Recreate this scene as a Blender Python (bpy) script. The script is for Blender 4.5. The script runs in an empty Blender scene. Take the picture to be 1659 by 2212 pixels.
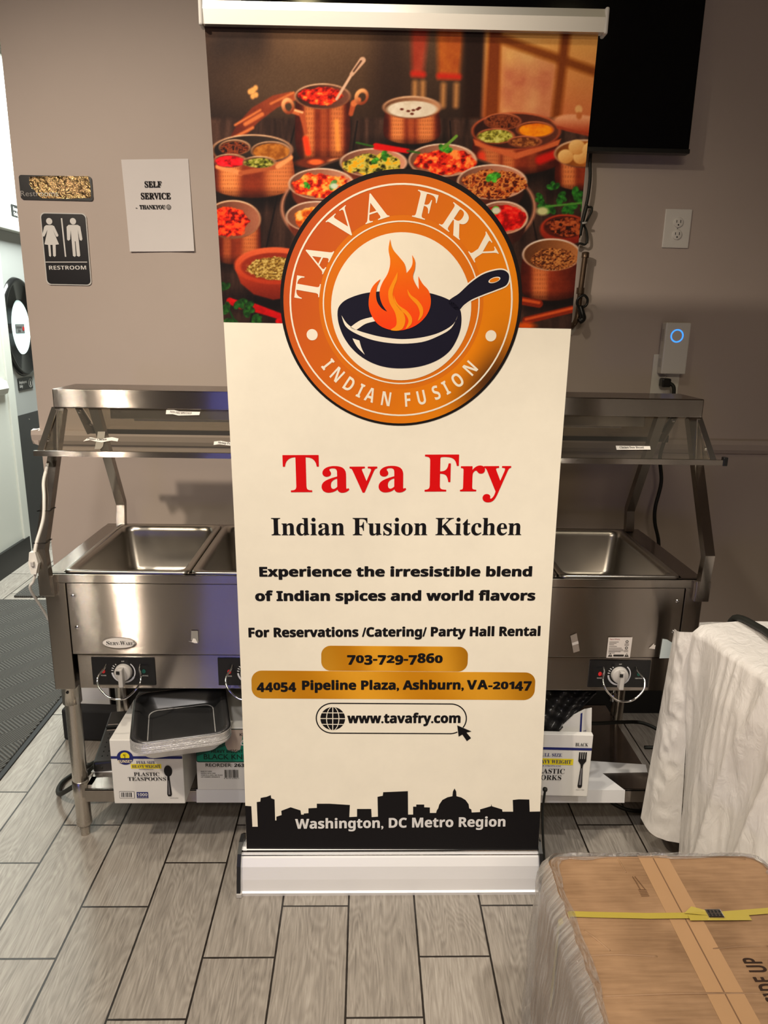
import bpy, bmesh, math, random
import numpy as np
from mathutils import Vector, Matrix, Quaternion

S = bpy.context.scene
COL = S.collection
random.seed(7)
RNG = np.random.default_rng(7)

# ------------------------------------------------------------------ camera
IMG_W, IMG_H = 1659.0, 2212.0
F_PX, PITCH, YAW, ROLL = 1572.0, 0.25602, 0.02878, -0.01891
CAM = np.array([-0.0932, -1.6962, 1.5129])


def cam_axes():
    cy, sy = math.cos(YAW), math.sin(YAW)
    right = np.array([cy, -sy, 0.0]); f0 = np.array([sy, cy, 0.0])
    cp, sp = math.cos(PITCH), math.sin(PITCH)
    fwd = cp * f0 + np.array([0, 0, -sp]); down = -sp * f0 + np.array([0, 0, -cp])
    cr, sr = math.cos(ROLL), math.sin(ROLL)
    return cr * right + sr * down, -sr * right + cr * down, fwd


AX_R, AX_D, AX_F = cam_axes()
cam_data = bpy.data.cameras.new('camera')
cam_data.sensor_fit = 'VERTICAL'
cam_data.sensor_height = 36.0
cam_data.lens = 36.0 * F_PX / IMG_H
cam_data.clip_start = 0.02
cam = bpy.data.objects.new('camera', cam_data)
COL.objects.link(cam)
mw = Matrix.Identity(4)
for i in range(3):
    mw[i][0] = AX_R[i]; mw[i][1] = -AX_D[i]; mw[i][2] = -AX_F[i]; mw[i][3] = CAM[i]
cam.matrix_world = mw
S.camera = cam

# ------------------------------------------------------------------ view, world, lamps
S.view_settings.view_transform = 'Standard'
S.view_settings.look = 'None'
S.view_settings.gamma = 1.0
S.view_settings.use_curve_mapping = False
S.view_settings.exposure = 0.0
W = bpy.data.worlds.new('world'); S.world = W
W.use_nodes = True
W.node_tree.nodes['Background'].inputs[0].default_value = (0.9, 0.85, 0.8, 1)
W.node_tree.nodes['Background'].inputs[1].default_value = 0.02
S.cycles.max_bounces = 8
S.cycles.transparent_max_bounces = 16
S.cycles.use_denoising = True
S.cycles.sample_clamp_indirect = 6.0


def aim(o, loc, target):
    o.location = loc
    d = Vector(target) - Vector(loc)
    o.rotation_euler = d.to_track_quat('-Z', 'Y').to_euler()


def spot(name, loc, target, power, color, angle, blend=0.5, radius=0.05):
    l = bpy.data.lights.new(name, 'SPOT'); l.energy = power; l.color = color
    l.spot_size = math.radians(angle); l.spot_blend = blend; l.shadow_soft_size = radius
    o = bpy.data.objects.new(name, l); COL.objects.link(o); aim(o, loc, target); return o


def area(name, loc, target, power, color, sx, sy):
    l = bpy.data.lights.new(name, 'AREA'); l.energy = power; l.color = color
    l.shape = 'RECTANGLE'; l.size = sx; l.size_y = sy
    o = bpy.data.objects.new(name, l); COL.objects.link(o); aim(o, loc, target); return o


CEIL = 3.05
WARM = (1.0, 0.85, 0.68)
LAMPS = [('ceiling_spot_key', (-1.60, -1.50, 2.98), (-0.78, 0.3, 1.05), 178, WARM, 80, 0.7, 0.05),
         ('ceiling_spot_side', (-1.86, -1.50, 2.98), (-1.0, 0.5, 0.9), 24, (1.0, 0.92, 0.82), 76, 0.7, 0.05),
         ('ceiling_spot_bar', (-0.41, -0.765, 2.98), (-0.32, 0.0, 1.0), 58, (1.0, 0.91, 0.75), 84, 0.7, 0.06),
         ('ceiling_spot_box', (0.95, -1.05, 2.98), (0.74, -0.50, 0.3), 100, (1.0, 0.92, 0.81), 62, 0.7, 0.06),
         ('ceiling_spot_floor', (-0.35, -2.3, 2.98), (-0.55, -0.5, 0.0), 86, (1.0, 0.95, 0.90), 76, 0.8, 0.10)]
for a_ in LAMPS:
    spot(*a_)
area('room_fill_light', (0.0, -3.6, 3.0), (0.0, -3.2, 0.0), 44, (1.0, 0.84, 0.64), 1.2, 0.6)  # unseen area light added as general fill for the room
area('hall_light', (-1.75, 2.6, 2.98), (-1.75, 2.6, 0.0), 150, (0.93, 1.0, 0.94), 0.6, 1.2)
area('blue_sign_light', (-1.32, -4.6, 1.05), (-0.4, 0.2, 1.1), 6, (0.16, 0.2, 1.0), 0.45, 0.5)

# ------------------------------------------------------------------ measuring helpers


def ray(u, v):
    d = AX_R * ((u - IMG_W / 2) / F_PX) + AX_D * ((v - IMG_H / 2) / F_PX) + AX_F
    return d


def hit(u, v, ax, val):
    d = ray(u, v); t = (val - CAM[ax]) / d[ax]
    return CAM + t * d


class Plane:
    """a real plane in the place: point, x direction, up direction, normal to the viewer's side"""
    def __init__(self, p, ux, uy):
        self.p = np.array(p, float); self.ux = np.array(ux, float); self.ux /= np.linalg.norm(self.ux)
        uy = np.array(uy, float); uy = uy - self.ux * np.dot(uy, self.ux); self.uy = uy / np.linalg.norm(uy)
        self.n = np.cross(self.ux, self.uy)

    def at(self, u, v, off=0.0):
        d = ray(u, v); t = np.dot(self.p - CAM, self.n) / np.dot(d, self.n)
        return CAM + t * d + self.n * off

    def st(self, u, v):
        q = self.at(u, v) - self.p
        return np.array([np.dot(q, self.ux), np.dot(q, self.uy)])

    def pt(self, s, t, off=0.0):
        return self.p + self.ux * s + self.uy * t + self.n * off


class Sheet(Plane):
    """the hanging vinyl: flat top and bottom, bowed back a little between"""
    B, T0, T1 = 0.056, 0.115, 2.10

    def bow(self, t):
        s = np.clip((t - self.T0) / (self.T1 - self.T0), 0, 1)
        return self.B * 4 * s * (1 - s)

    def st(self, u, v):
        d = ray(u, v); k = 0.0
        for _ in range(12):
            q = CAM + d * (np.dot(self.p - self.n * k - CAM, self.n) / np.dot(d, self.n)) - self.p
            k = float(self.bow(np.dot(q, self.uy)))
        return np.array([np.dot(q, self.ux), np.dot(q, self.uy)])

    def at(self, u, v, off=0.0):
        return self.pt(*self.st(u, v), off)

    def bend(self, bm):
        for t in np.arange(0.12, 2.12, 0.04):
            bmesh.ops.bisect_plane(bm, geom=list(bm.verts) + list(bm.edges) + list(bm.faces), dist=1e-6, plane_co=Vector(self.p + self.uy * t), plane_no=Vector(self.uy))
        for v in bm.verts:
            t = float(np.dot(np.array(v.co) - self.p, self.uy)); v.co -= Vector(self.n) * float(self.bow(t))


def srgb(r, g, b):
    out = []
    for c in (r, g, b):
        c = c / 255.0
        out.append(c / 12.92 if c <= 0.04045 else ((c + 0.055) / 1.055) ** 2.4)
    return (out[0], out[1], out[2], 1.0)


# ------------------------------------------------------------------ materials
MATS = {}


def new_mat(name):
    m = bpy.data.materials.new(name); m.use_nodes = True
    nt = m.node_tree
    return m, nt, nt.nodes['Principled BSDF']


def N(nt, t, **kw):
    n = nt.nodes.new(t)
    for k, v in kw.items():
        setattr(n, k, v)
    return n


def L(nt, a, b):
    nt.links.new(a, b)


def obj_coords(nt, scale=(1, 1, 1)):
    tc = N(nt, 'ShaderNodeNewGeometry')
    mp = N(nt, 'ShaderNodeMapping'); mp.inputs['Scale'].default_value = scale
    L(nt, tc.outputs['Position'], mp.inputs['Vector'])
    return mp.outputs['Vector']


def mat(name, col, rough=0.5, metal=0.0, nscale=None, namt=0.12, bump=0.0, bscale=80.0, stretch=(1, 1, 1),
        spec=0.5, emit=None, estr=0.0, coat=0.0, dist=0.002):
    if name in MATS:
        return MATS[name]
    m, nt, b = new_mat(name)
    b.inputs['Base Color'].default_value = col
    b.inputs['Roughness'].default_value = rough
    b.inputs['Metallic'].default_value = metal
    b.inputs['Specular IOR Level'].default_value = spec
    b.inputs['Coat Weight'].default_value = coat
    if emit:
        b.inputs['Emission Color'].default_value = emit; b.inputs['Emission Strength'].default_value = estr
    if nscale:
        v = obj_coords(nt, stretch)
        nz = N(nt, 'ShaderNodeTexNoise'); nz.inputs['Scale'].default_value = nscale; nz.inputs['Detail'].default_value = 5
        L(nt, v, nz.inputs['Vector'])
        mx = N(nt, 'ShaderNodeMix', data_type='RGBA')
        mx.inputs[6].default_value = tuple(c * (1 - namt) for c in col[:3]) + (1,)
        mx.inputs[7].default_value = tuple(min(1, c * (1 + namt)) for c in col[:3]) + (1,)
        L(nt, nz.outputs['Fac'], mx.inputs[0]); L(nt, mx.outputs[2], b.inputs['Base Color'])
    if bump:
        v = obj_coords(nt, stretch)
        nz = N(nt, 'ShaderNodeTexNoise'); nz.inputs['Scale'].default_value = bscale; nz.inputs['Detail'].default_value = 4
        L(nt, v, nz.inputs['Vector'])
        bp = N(nt, 'ShaderNodeBump'); bp.inputs['Strength'].default_value = bump; bp.inputs['Distance'].default_value = dist
        L(nt, nz.outputs['Fac'], bp.inputs['Height']); L(nt, bp.outputs['Normal'], b.inputs['Normal'])
    MATS[name] = m
    return m


def steel_mat(name, col, rough, stretch, amt=0.10, bump=0.02, aniso=0.0, groove=0.0):
    m, nt, b = new_mat(name)
    b.inputs['Metallic'].default_value = 1.0
    v = obj_coords(nt, stretch)
    nz = N(nt, 'ShaderNodeTexNoise'); nz.inputs['Scale'].default_value = 60; nz.inputs['Detail'].default_value = 3
    L(nt, v, nz.inputs['Vector'])
    v2 = obj_coords(nt, (1, 1, 1))
    n2 = N(nt, 'ShaderNodeTexNoise'); n2.inputs['Scale'].default_value = 5; n2.inputs['Detail'].default_value = 4
    L(nt, v2, n2.inputs['Vector'])
    ad = N(nt, 'ShaderNodeMath', operation='MULTIPLY_ADD'); ad.inputs[1].default_value = 0.08; ad.inputs[2].default_value = rough - 0.06
    L(nt, nz.outputs['Fac'], ad.inputs[0])
    ad2 = N(nt, 'ShaderNodeMath', operation='MULTIPLY_ADD'); ad2.inputs[1].default_value = 0.04
    L(nt, n2.outputs['Fac'], ad2.inputs[0]); L(nt, ad.outputs[0], ad2.inputs[2])
    L(nt, ad2.outputs[0], b.inputs['Roughness'])
    mx = N(nt, 'ShaderNodeMix', data_type='RGBA')
    mx.inputs[6].default_value = tuple(c * (1 - amt) for c in col[:3]) + (1,)
    mx.inputs[7].default_value = tuple(min(1, c * (1 + amt)) for c in col[:3]) + (1,)
    L(nt, nz.outputs['Fac'], mx.inputs[0]); L(nt, mx.outputs[2], b.inputs['Base Color'])
    if aniso:
        b.inputs['Anisotropic'].default_value = aniso
        tv = N(nt, 'ShaderNodeCombineXYZ'); tv.inputs[1].default_value = .7; tv.inputs[2].default_value = .7
        L(nt, tv.outputs[0], b.inputs['Tangent'])
    if groove:      # fine brushing lines tip the surface up and down, so lamps smear into upright streaks
        n3 = N(nt, 'ShaderNodeTexWhiteNoise', noise_dimensions='3D')
        v3 = obj_coords(nt, (9000, 9000, 9000)); L(nt, v3, n3.inputs['Vector'])
        a3 = N(nt, 'ShaderNodeMath', operation='SUBTRACT'); L(nt, n3.outputs['Value'], a3.inputs[0]); a3.inputs[1].default_value = 0.5
        c3 = N(nt, 'ShaderNodeMath', operation='MULTIPLY'); L(nt, a3.outputs[0], c3.inputs[0]); c3.inputs[1].default_value = groove
        x3 = N(nt, 'ShaderNodeCombineXYZ'); L(nt, c3.outputs[0], x3.inputs[1]); L(nt, c3.outputs[0], x3.inputs[2])
        g3 = N(nt, 'ShaderNodeNewGeometry')
        s3 = N(nt, 'ShaderNodeVectorMath', operation='ADD'); L(nt, g3.outputs['Normal'], s3.inputs[0]); L(nt, x3.outputs[0], s3.inputs[1])
        m3 = N(nt, 'ShaderNodeVectorMath', operation='NORMALIZE'); L(nt, s3.outputs[0], m3.inputs[0]); L(nt, m3.outputs[0], b.inputs['Normal'])
    MATS[name] = m
    return m


def ink_mat(name, rough=0.42, spec=0.4, blotch=0.03):
    """printed surface: the ink colour is stored on the mesh corners"""
    m, nt, b = new_mat(name)
    a = N(nt, 'ShaderNodeVertexColor'); a.layer_name = 'Col'
    v = obj_coords(nt)
    nz = N(nt, 'ShaderNodeTexNoise'); nz.inputs['Scale'].default_value = 9; nz.inputs['Detail'].default_value = 6
    nz.inputs['Roughness'].default_value = 0.65
    L(nt, v, nz.inputs['Vector'])
    mr = N(nt, 'ShaderNodeMapRange'); mr.inputs[1].default_value = 0.3; mr.inputs[2].default_value = 0.7
    mr.inputs[3].default_value = 1 - blotch; mr.inputs[4].default_value = 1 + blotch
    L(nt, nz.outputs['Fac'], mr.inputs[0])
    mx = N(nt, 'ShaderNodeVectorMath', operation='SCALE')
    L(nt, a.outputs['Color'], mx.inputs[0]); L(nt, mr.outputs[0], mx.inputs['Scale'])
    L(nt, mx.outputs[0], b.inputs['Base Color'])
    b.inputs['Roughness'].default_value = rough; b.inputs['Specular IOR Level'].default_value = spec
    MATS[name] = m
    return m


def glass_mat(name, tint, refl=0.12, rough=0.03, opaque=0.0):
    """thin pane: mostly see-through, with a mirror-like coat and a little dust"""
    m = bpy.data.materials.new(name); m.use_nodes = True; nt = m.node_tree
    for n in list(nt.nodes):
        if n.type != 'OUTPUT_MATERIAL':
            nt.nodes.remove(n)
    out = [n for n in nt.nodes if n.type == 'OUTPUT_MATERIAL'][0]
    tr = N(nt, 'ShaderNodeBsdfTransparent'); tr.inputs[0].default_value = tint
    gl = N(nt, 'ShaderNodeBsdfGlossy'); gl.inputs['Roughness'].default_value = rough
    lw = N(nt, 'ShaderNodeLayerWeight'); lw.inputs['Blend'].default_value = refl
    mx = N(nt, 'ShaderNodeMixShader')
    L(nt, lw.outputs['Fresnel'], mx.inputs[0]); L(nt, tr.outputs[0], mx.inputs[1]); L(nt, gl.outputs[0], mx.inputs[2])
    last = mx
    if opaque:
        df = N(nt, 'ShaderNodeBsdfDiffuse'); df.inputs[0].default_value = (0.5, 0.47, 0.42, 1)
        m2 = N(nt, 'ShaderNodeMixShader'); m2.inputs[0].default_value = opaque
        L(nt, mx.outputs[0], m2.inputs[1]); L(nt, df.outputs[0], m2.inputs[2]); last = m2
    L(nt, last.outputs[0], out.inputs['Surface'])
    MATS[name] = m
    return m


def film_mat(name, lo=.06, hi=.55, su=200):
    """clear stretch film in many creased layers"""
    m = bpy.data.materials.new(name); m.use_nodes = True; nt = m.node_tree
    for n in list(nt.nodes):
        if n.type != 'OUTPUT_MATERIAL':
            nt.nodes.remove(n)
    out = [n for n in nt.nodes if n.type == 'OUTPUT_MATERIAL'][0]
    tr = N(nt, 'ShaderNodeBsdfTransparent'); tr.inputs[0].default_value = (0.95, 0.95, 0.95, 1)
    gl = N(nt, 'ShaderNodeBsdfGlossy'); gl.inputs['Roughness'].default_value = 0.12
    df = N(nt, 'ShaderNodeBsdfDiffuse'); df.inputs[0].default_value = (0.70, 0.68, 0.66, 1)
    uv = N(nt, 'ShaderNodeUVMap'); uv.uv_map = 'UV'
    mp = N(nt, 'ShaderNodeMapping'); mp.inputs['Scale'].default_value = (su, 4.0, 1)
    L(nt, uv.outputs[0], mp.inputs[0])
    nz = N(nt, 'ShaderNodeTexNoise'); nz.inputs['Scale'].default_value = 1.0; nz.inputs['Detail'].default_value = 6
    nz.inputs['Distortion'].default_value = 0.6
    L(nt, mp.outputs[0], nz.inputs['Vector'])
    bp = N(nt, 'ShaderNodeBump'); bp.inputs['Strength'].default_value = 0.9; bp.inputs['Distance'].default_value = 0.006
    L(nt, nz.outputs['Fac'], bp.inputs['Height'])
    L(nt, bp.outputs['Normal'], gl.inputs['Normal'])
    rp = N(nt, 'ShaderNodeValToRGB'); rp.color_ramp.elements[0].position = 0.40; rp.color_ramp.elements[1].position = 0.68
    rp.color_ramp.elements[0].color = (lo, lo, lo, 1); rp.color_ramp.elements[1].color = (hi, hi, hi, 1)
    L(nt, nz.outputs['Fac'], rp.inputs[0])
    m1 = N(nt, 'ShaderNodeMixShader'); L(nt, rp.outputs[0], m1.inputs[0]); L(nt, tr.outputs[0], m1.inputs[1]); L(nt, df.outputs[0], m1.inputs[2])
    m2 = N(nt, 'ShaderNodeMixShader'); m2.inputs[0].default_value = 0.22
    L(nt, m1.outputs[0], m2.inputs[1]); L(nt, gl.outputs[0], m2.inputs[2])
    L(nt, m2.outputs[0], out.inputs['Surface'])
    MATS[name] = m
    return m


def floor_mat():
    m, nt, b = new_mat('wood_look_tile')
    geo = N(nt, 'ShaderNodeNewGeometry')
    sp = N(nt, 'ShaderNodeSeparateXYZ'); L(nt, geo.outputs['Position'], sp.inputs[0])

    def M(op, a, c=None, d=None):
        n = N(nt, 'ShaderNodeMath', operation=op)
        for i, x in enumerate((a, c, d)):
            if x is None:
                continue
            if isinstance(x, (int, float)):
                n.inputs[i].default_value = x
            else:
                L(nt, x, n.inputs[i])
        return n.outputs[0]
    PW, PL = 0.1768, 0.485
    cx = M('DIVIDE', M('ADD', sp.outputs['X'], 0.8285), PW)
    ci = M('FLOOR', cx)
    fx = M('SUBTRACT', cx, ci)
    sh = M('MULTIPLY', ci, 0.1617)
    cy = M('DIVIDE', M('SUBTRACT', M('SUBTRACT', sp.outputs['Y'], 0.405), M('MULTIPLY', sh, 1.0)), PL)
    ri = M('FLOOR', cy)
    fy = M('SUBTRACT', cy, ri)
    ex = M('MULTIPLY', M('MINIMUM', fx, M('SUBTRACT', 1.0, fx)), PW)
    ey = M('MULTIPLY', M('MINIMUM', fy, M('SUBTRACT', 1.0, fy)), PL)
    e = M('MINIMUM', ex, ey)
    wob = N(nt, 'ShaderNodeTexNoise'); wob.inputs['Scale'].default_value = 60
    L(nt, geo.outputs['Position'], wob.inputs['Vector'])
    e = M('ADD', e, M('MULTIPLY', M('SUBTRACT', wob.outputs['Fac'], 0.5), 0.0012))
    g = N(nt, 'ShaderNodeMapRange'); g.inputs[1].default_value = 0.0020; g.inputs[2].default_value = 0.0030
    L(nt, e, g.inputs[0])
    # per plank randomness
    cv = N(nt, 'ShaderNodeCombineXYZ'); L(nt, ci, cv.inputs[0]); L(nt, ri, cv.inputs[1])
    wn = N(nt, 'ShaderNodeTexWhiteNoise', noise_dimensions='2D'); L(nt, cv.outputs[0], wn.inputs['Vector'])
    # grain
    off = N(nt, 'ShaderNodeVectorMath', operation='MULTIPLY_ADD')
    L(nt, wn.outputs['Color'], off.inputs[0]); off.inputs[1].default_value = (7, 9, 3); L(nt, geo.outputs['Position'], off.inputs[2])
    mp = N(nt, 'ShaderNodeMapping'); mp.inputs['Scale'].default_value = (130, 9, 1); L(nt, off.outputs[0], mp.inputs[0])
    wv = N(nt, 'ShaderNodeTexNoise'); wv.inputs['Scale'].default_value = 1.0; wv.inputs['Detail'].default_value = 7
    wv.inputs['Roughness'].default_value = 0.62; wv.inputs['Distortion'].default_value = 1.1
    L(nt, mp.outputs[0], wv.inputs['Vector'])
    mp2 = N(nt, 'ShaderNodeMapping'); mp2.inputs['Scale'].default_value = (9, 1.6, 1); L(nt, off.outputs[0], mp2.inputs[0])
    n2 = N(nt, 'ShaderNodeTexNoise'); n2.inputs['Scale'].default_value = 1.0; n2.inputs['Detail'].default_value = 2
    n2.inputs['Distortion'].default_value = 0.4
    L(nt, mp2.outputs[0], n2.inputs['Vector'])
    rings = M('SINE', M('MULTIPLY', n2.outputs['Fac'], 150.0))
    rings = M('MULTIPLY', M('ADD', rings, 1.0), 0.5)
    tone = M('ADD', M('ADD', M('MULTIPLY', wv.outputs['Fac'], 0.68), 0.11), M('MULTIPLY', rings, 0.09))
    tone = M('ADD', tone, M('MULTIPLY', M('SUBTRACT', wn.outputs['Value'], 0.5), 0.14))
    rp = N(nt, 'ShaderNodeValToRGB')
    rp.color_ramp.elements[0].position = 0.22; rp.color_ramp.elements[0].color = srgb(104, 98, 92)
    rp.color_ramp.elements[1].position = 0.78; rp.color_ramp.elements[1].color = srgb(184, 178, 170)
    el = rp.color_ramp.elements.new(0.5); el.color = srgb(152, 145, 137)
    L(nt, tone, rp.inputs[0])
    mx = N(nt, 'ShaderNodeMix', data_type='RGBA'); mx.inputs[6].default_value = srgb(34, 28, 24)
    L(nt, g.outputs[0], mx.inputs[0]); L(nt, rp.outputs[0], mx.inputs[7])
    L(nt, mx.outputs[2], b.inputs['Base Color'])
    b.inputs['Roughness'].default_value = 0.42
    b.inputs['Specular IOR Level'].default_value = 0.35
    h = M('ADD', M('MULTIPLY', g.outputs[0], 1.0), M('MULTIPLY', tone, 0.25))
    bp = N(nt, 'ShaderNodeBump'); bp.inputs['Strength'].default_value = 0.35; bp.inputs['Distance'].default_value = 0.002
    L(nt, h, bp.inputs['Height']); L(nt, bp.outputs['Normal'], b.inputs['Normal'])
    MATS['floor'] = m
    return m


def mat_chevron():
    """ribbed charcoal entrance mat in a diagonal parquet of ribs"""
    m, nt, b = new_mat('ribbed_mat')
    geo = N(nt, 'ShaderNodeNewGeometry')
    mp = N(nt, 'ShaderNodeMapping'); mp.inputs['Rotation'].default_value = (0, 0, math.radians(40))
    L(nt, geo.outputs['Position'], mp.inputs[0])
    sp = N(nt, 'ShaderNodeSeparateXYZ'); L(nt, mp.outputs[0], sp.inputs[0])

    def M(op, a, c=None):
        n = N(nt, 'ShaderNodeMath', operation=op)
        for i, x in enumerate((a, c)):
            if x is None:
                continue
            if isinstance(x, (int, float)):
                n.inputs[i].default_value = x
            else:
                L(nt, x, n.inputs[i])
        return n.outputs[0]
    band = M('MODULO', M('FLOOR', M('DIVIDE', M('ADD', sp.outputs['X'], 20.0), 0.085)), 2.0)
    s1 = M('SINE', M('MULTIPLY', M('ADD', sp.outputs['Y'], 0.0), 480.0))
    s2 = M('SINE', M('MULTIPLY', M('ADD', sp.outputs['X'], M('MULTIPLY', sp.outputs['Y'], 0.35)), 620.0))
    mx = N(nt, 'ShaderNodeMix'); L(nt, band, mx.inputs[0]); L(nt, s1, mx.inputs[2]); L(nt, s2, mx.inputs[3])
    nz = N(nt, 'ShaderNodeTexNoise'); nz.inputs['Scale'].default_value = 300; L(nt, geo.outputs['Position'], nz.inputs['Vector'])
    f = M('ADD', M('MULTIPLY', M('ADD', mx.outputs[0], 1.0), 0.5), M('MULTIPLY', nz.outputs['Fac'], 0.5))
    rp = N(nt, 'ShaderNodeValToRGB'); rp.color_ramp.elements[0].position = 0.2; rp.color_ramp.elements[0].color = srgb(44, 43, 41)
    rp.color_ramp.elements[1].position = 0.9; rp.color_ramp.elements[1].color = srgb(92, 90, 86)
    L(nt, f, rp.inputs[0]); L(nt, rp.outputs[0], b.inputs['Base Color'])
    b.inputs['Roughness'].default_value = 0.9
    bp = N(nt, 'ShaderNodeBump'); bp.inputs['Strength'].default_value = 0.8; bp.inputs['Distance'].default_value = 0.004
    L(nt, mx.outputs[0], bp.inputs['Height']); L(nt, bp.outputs['Normal'], b.inputs['Normal'])
    MATS['ribbed_mat'] = m
    return m


WALL = mat('wall_paint', srgb(190, 175, 165), 0.62, nscale=7, namt=0.03, bump=0.05, bscale=160)
WHITE_WALL = mat('hall_paint', srgb(226, 228, 220), 0.5, nscale=5, namt=0.02)
CEILM = mat('ceiling_paint', srgb(120, 112, 104), 0.8, nscale=4, namt=0.04)
ROOMW = mat('room_paint', srgb(126, 112, 100), 0.7, nscale=3, namt=0.05)
FLOOR = floor_mat()
MATM = mat_chevron()
STEEL_H = steel_mat('brushed_steel', (0.41, 0.37, 0.335, 1), 0.13, (1, 1, 60), 0.05, 0.005, 0.9, 0.90)
STEEL_PAN = steel_mat('pan_steel', (0.42, 0.39, 0.35, 1), 0.30, (.3, .3, .3), 0.05, 0.0)
STEEL_V = steel_mat('tube_steel', (0.58, 0.54, 0.49, 1), 0.26, (30, 30, 1))
CHROME = mat('chrome', (0.8, 0.8, 0.8, 1), 0.08, 1.0, nscale=20, namt=0.03)
ALU = mat('satin_aluminium', (0.94, 0.94, 0.95, 1), 0.42, 0.30, nscale=40, namt=0.02, stretch=(1, 30, 30))
BLACKP = mat('black_plastic', (0.012, 0.012, 0.012, 1), 0.32, nscale=30, namt=0.2)
BLACKM = mat('black_matte', (0.010, 0.010, 0.011, 1), 0.7, nscale=30, namt=0.2)
TVM = mat('tv_screen', (0.004, 0.004, 0.005, 1), 0.10, nscale=3, namt=0.1, spec=0.35)
INK = ink_mat('printed_vinyl', 0.5, 0.2)
RAILM = mat('rail_aluminium', (.74, .71, .67, 1), .42, .85, nscale=40, namt=.02, stretch=(1, 30, 30))
PAPERINK = ink_mat('printed_paper', 0.75, 0.2, 0.015)
SIGNINK = ink_mat('printed_plastic', 0.35, 0.5, 0.0)
CARTONINK = ink_mat('printed_carton', 0.55, 0.3, 0.03)
GLASS = glass_mat('sneeze_glass', (0.80, 0.78, 0.73, 1), 0.10, 0.02, 0.05)
FILM = film_mat('stretch_film_clear', .26, .52, 260)
FILM2 = film_mat('stretch_film_edge', .02, .22, 120)
WHITEP = mat('white_plastic', srgb(226, 222, 214), 0.35, nscale=30, namt=0.015)
GREYP = mat('grey_knob', srgb(190, 186, 182), 0.35, nscale=30, namt=0.03)


def wall_kraft():
    m, nt, b = new_mat('kraft_cardboard')
    v = obj_coords(nt, (4, 55, 55))
    n1 = N(nt, 'ShaderNodeTexNoise'); n1.inputs['Scale'].default_value = 3; n1.inputs['Detail'].default_value = 5
    L(nt, v, n1.inputs['Vector'])
    v2 = obj_coords(nt, (1, 1, 1))
    n2 = N(nt, 'ShaderNodeTexNoise'); n2.inputs['Scale'].default_value = 9; n2.inputs['Detail'].default_value = 6
    L(nt, v2, n2.inputs['Vector'])
    ad = N(nt, 'ShaderNodeMath', operation='MULTIPLY_ADD'); ad.inputs[1].default_value = 0.5
    L(nt, n1.outputs['Fac'], ad.inputs[0]); L(nt, n2.outputs['Fac'], ad.inputs[2])
    rp = N(nt, 'ShaderNodeValToRGB'); rp.color_ramp.elements[0].position = 0.52; rp.color_ramp.elements[0].color = srgb(122, 92, 64)
    rp.color_ramp.elements[1].position = 1.0; rp.color_ramp.elements[1].color = srgb(162, 128, 95)
    L(nt, ad.outputs[0], rp.inputs[0]); L(nt, rp.outputs[0], b.inputs['Base Color'])
    b.inputs['Roughness'].default_value = 0.6
    bp = N(nt, 'ShaderNodeBump'); bp.inputs['Strength'].default_value = 0.5; bp.inputs['Distance'].default_value = 0.003
    L(nt, ad.outputs[0], bp.inputs['Height']); L(nt, bp.outputs['Normal'], b.inputs['Normal'])
    MATS['kraft'] = m
    return m


KRAFT = wall_kraft()

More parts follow.
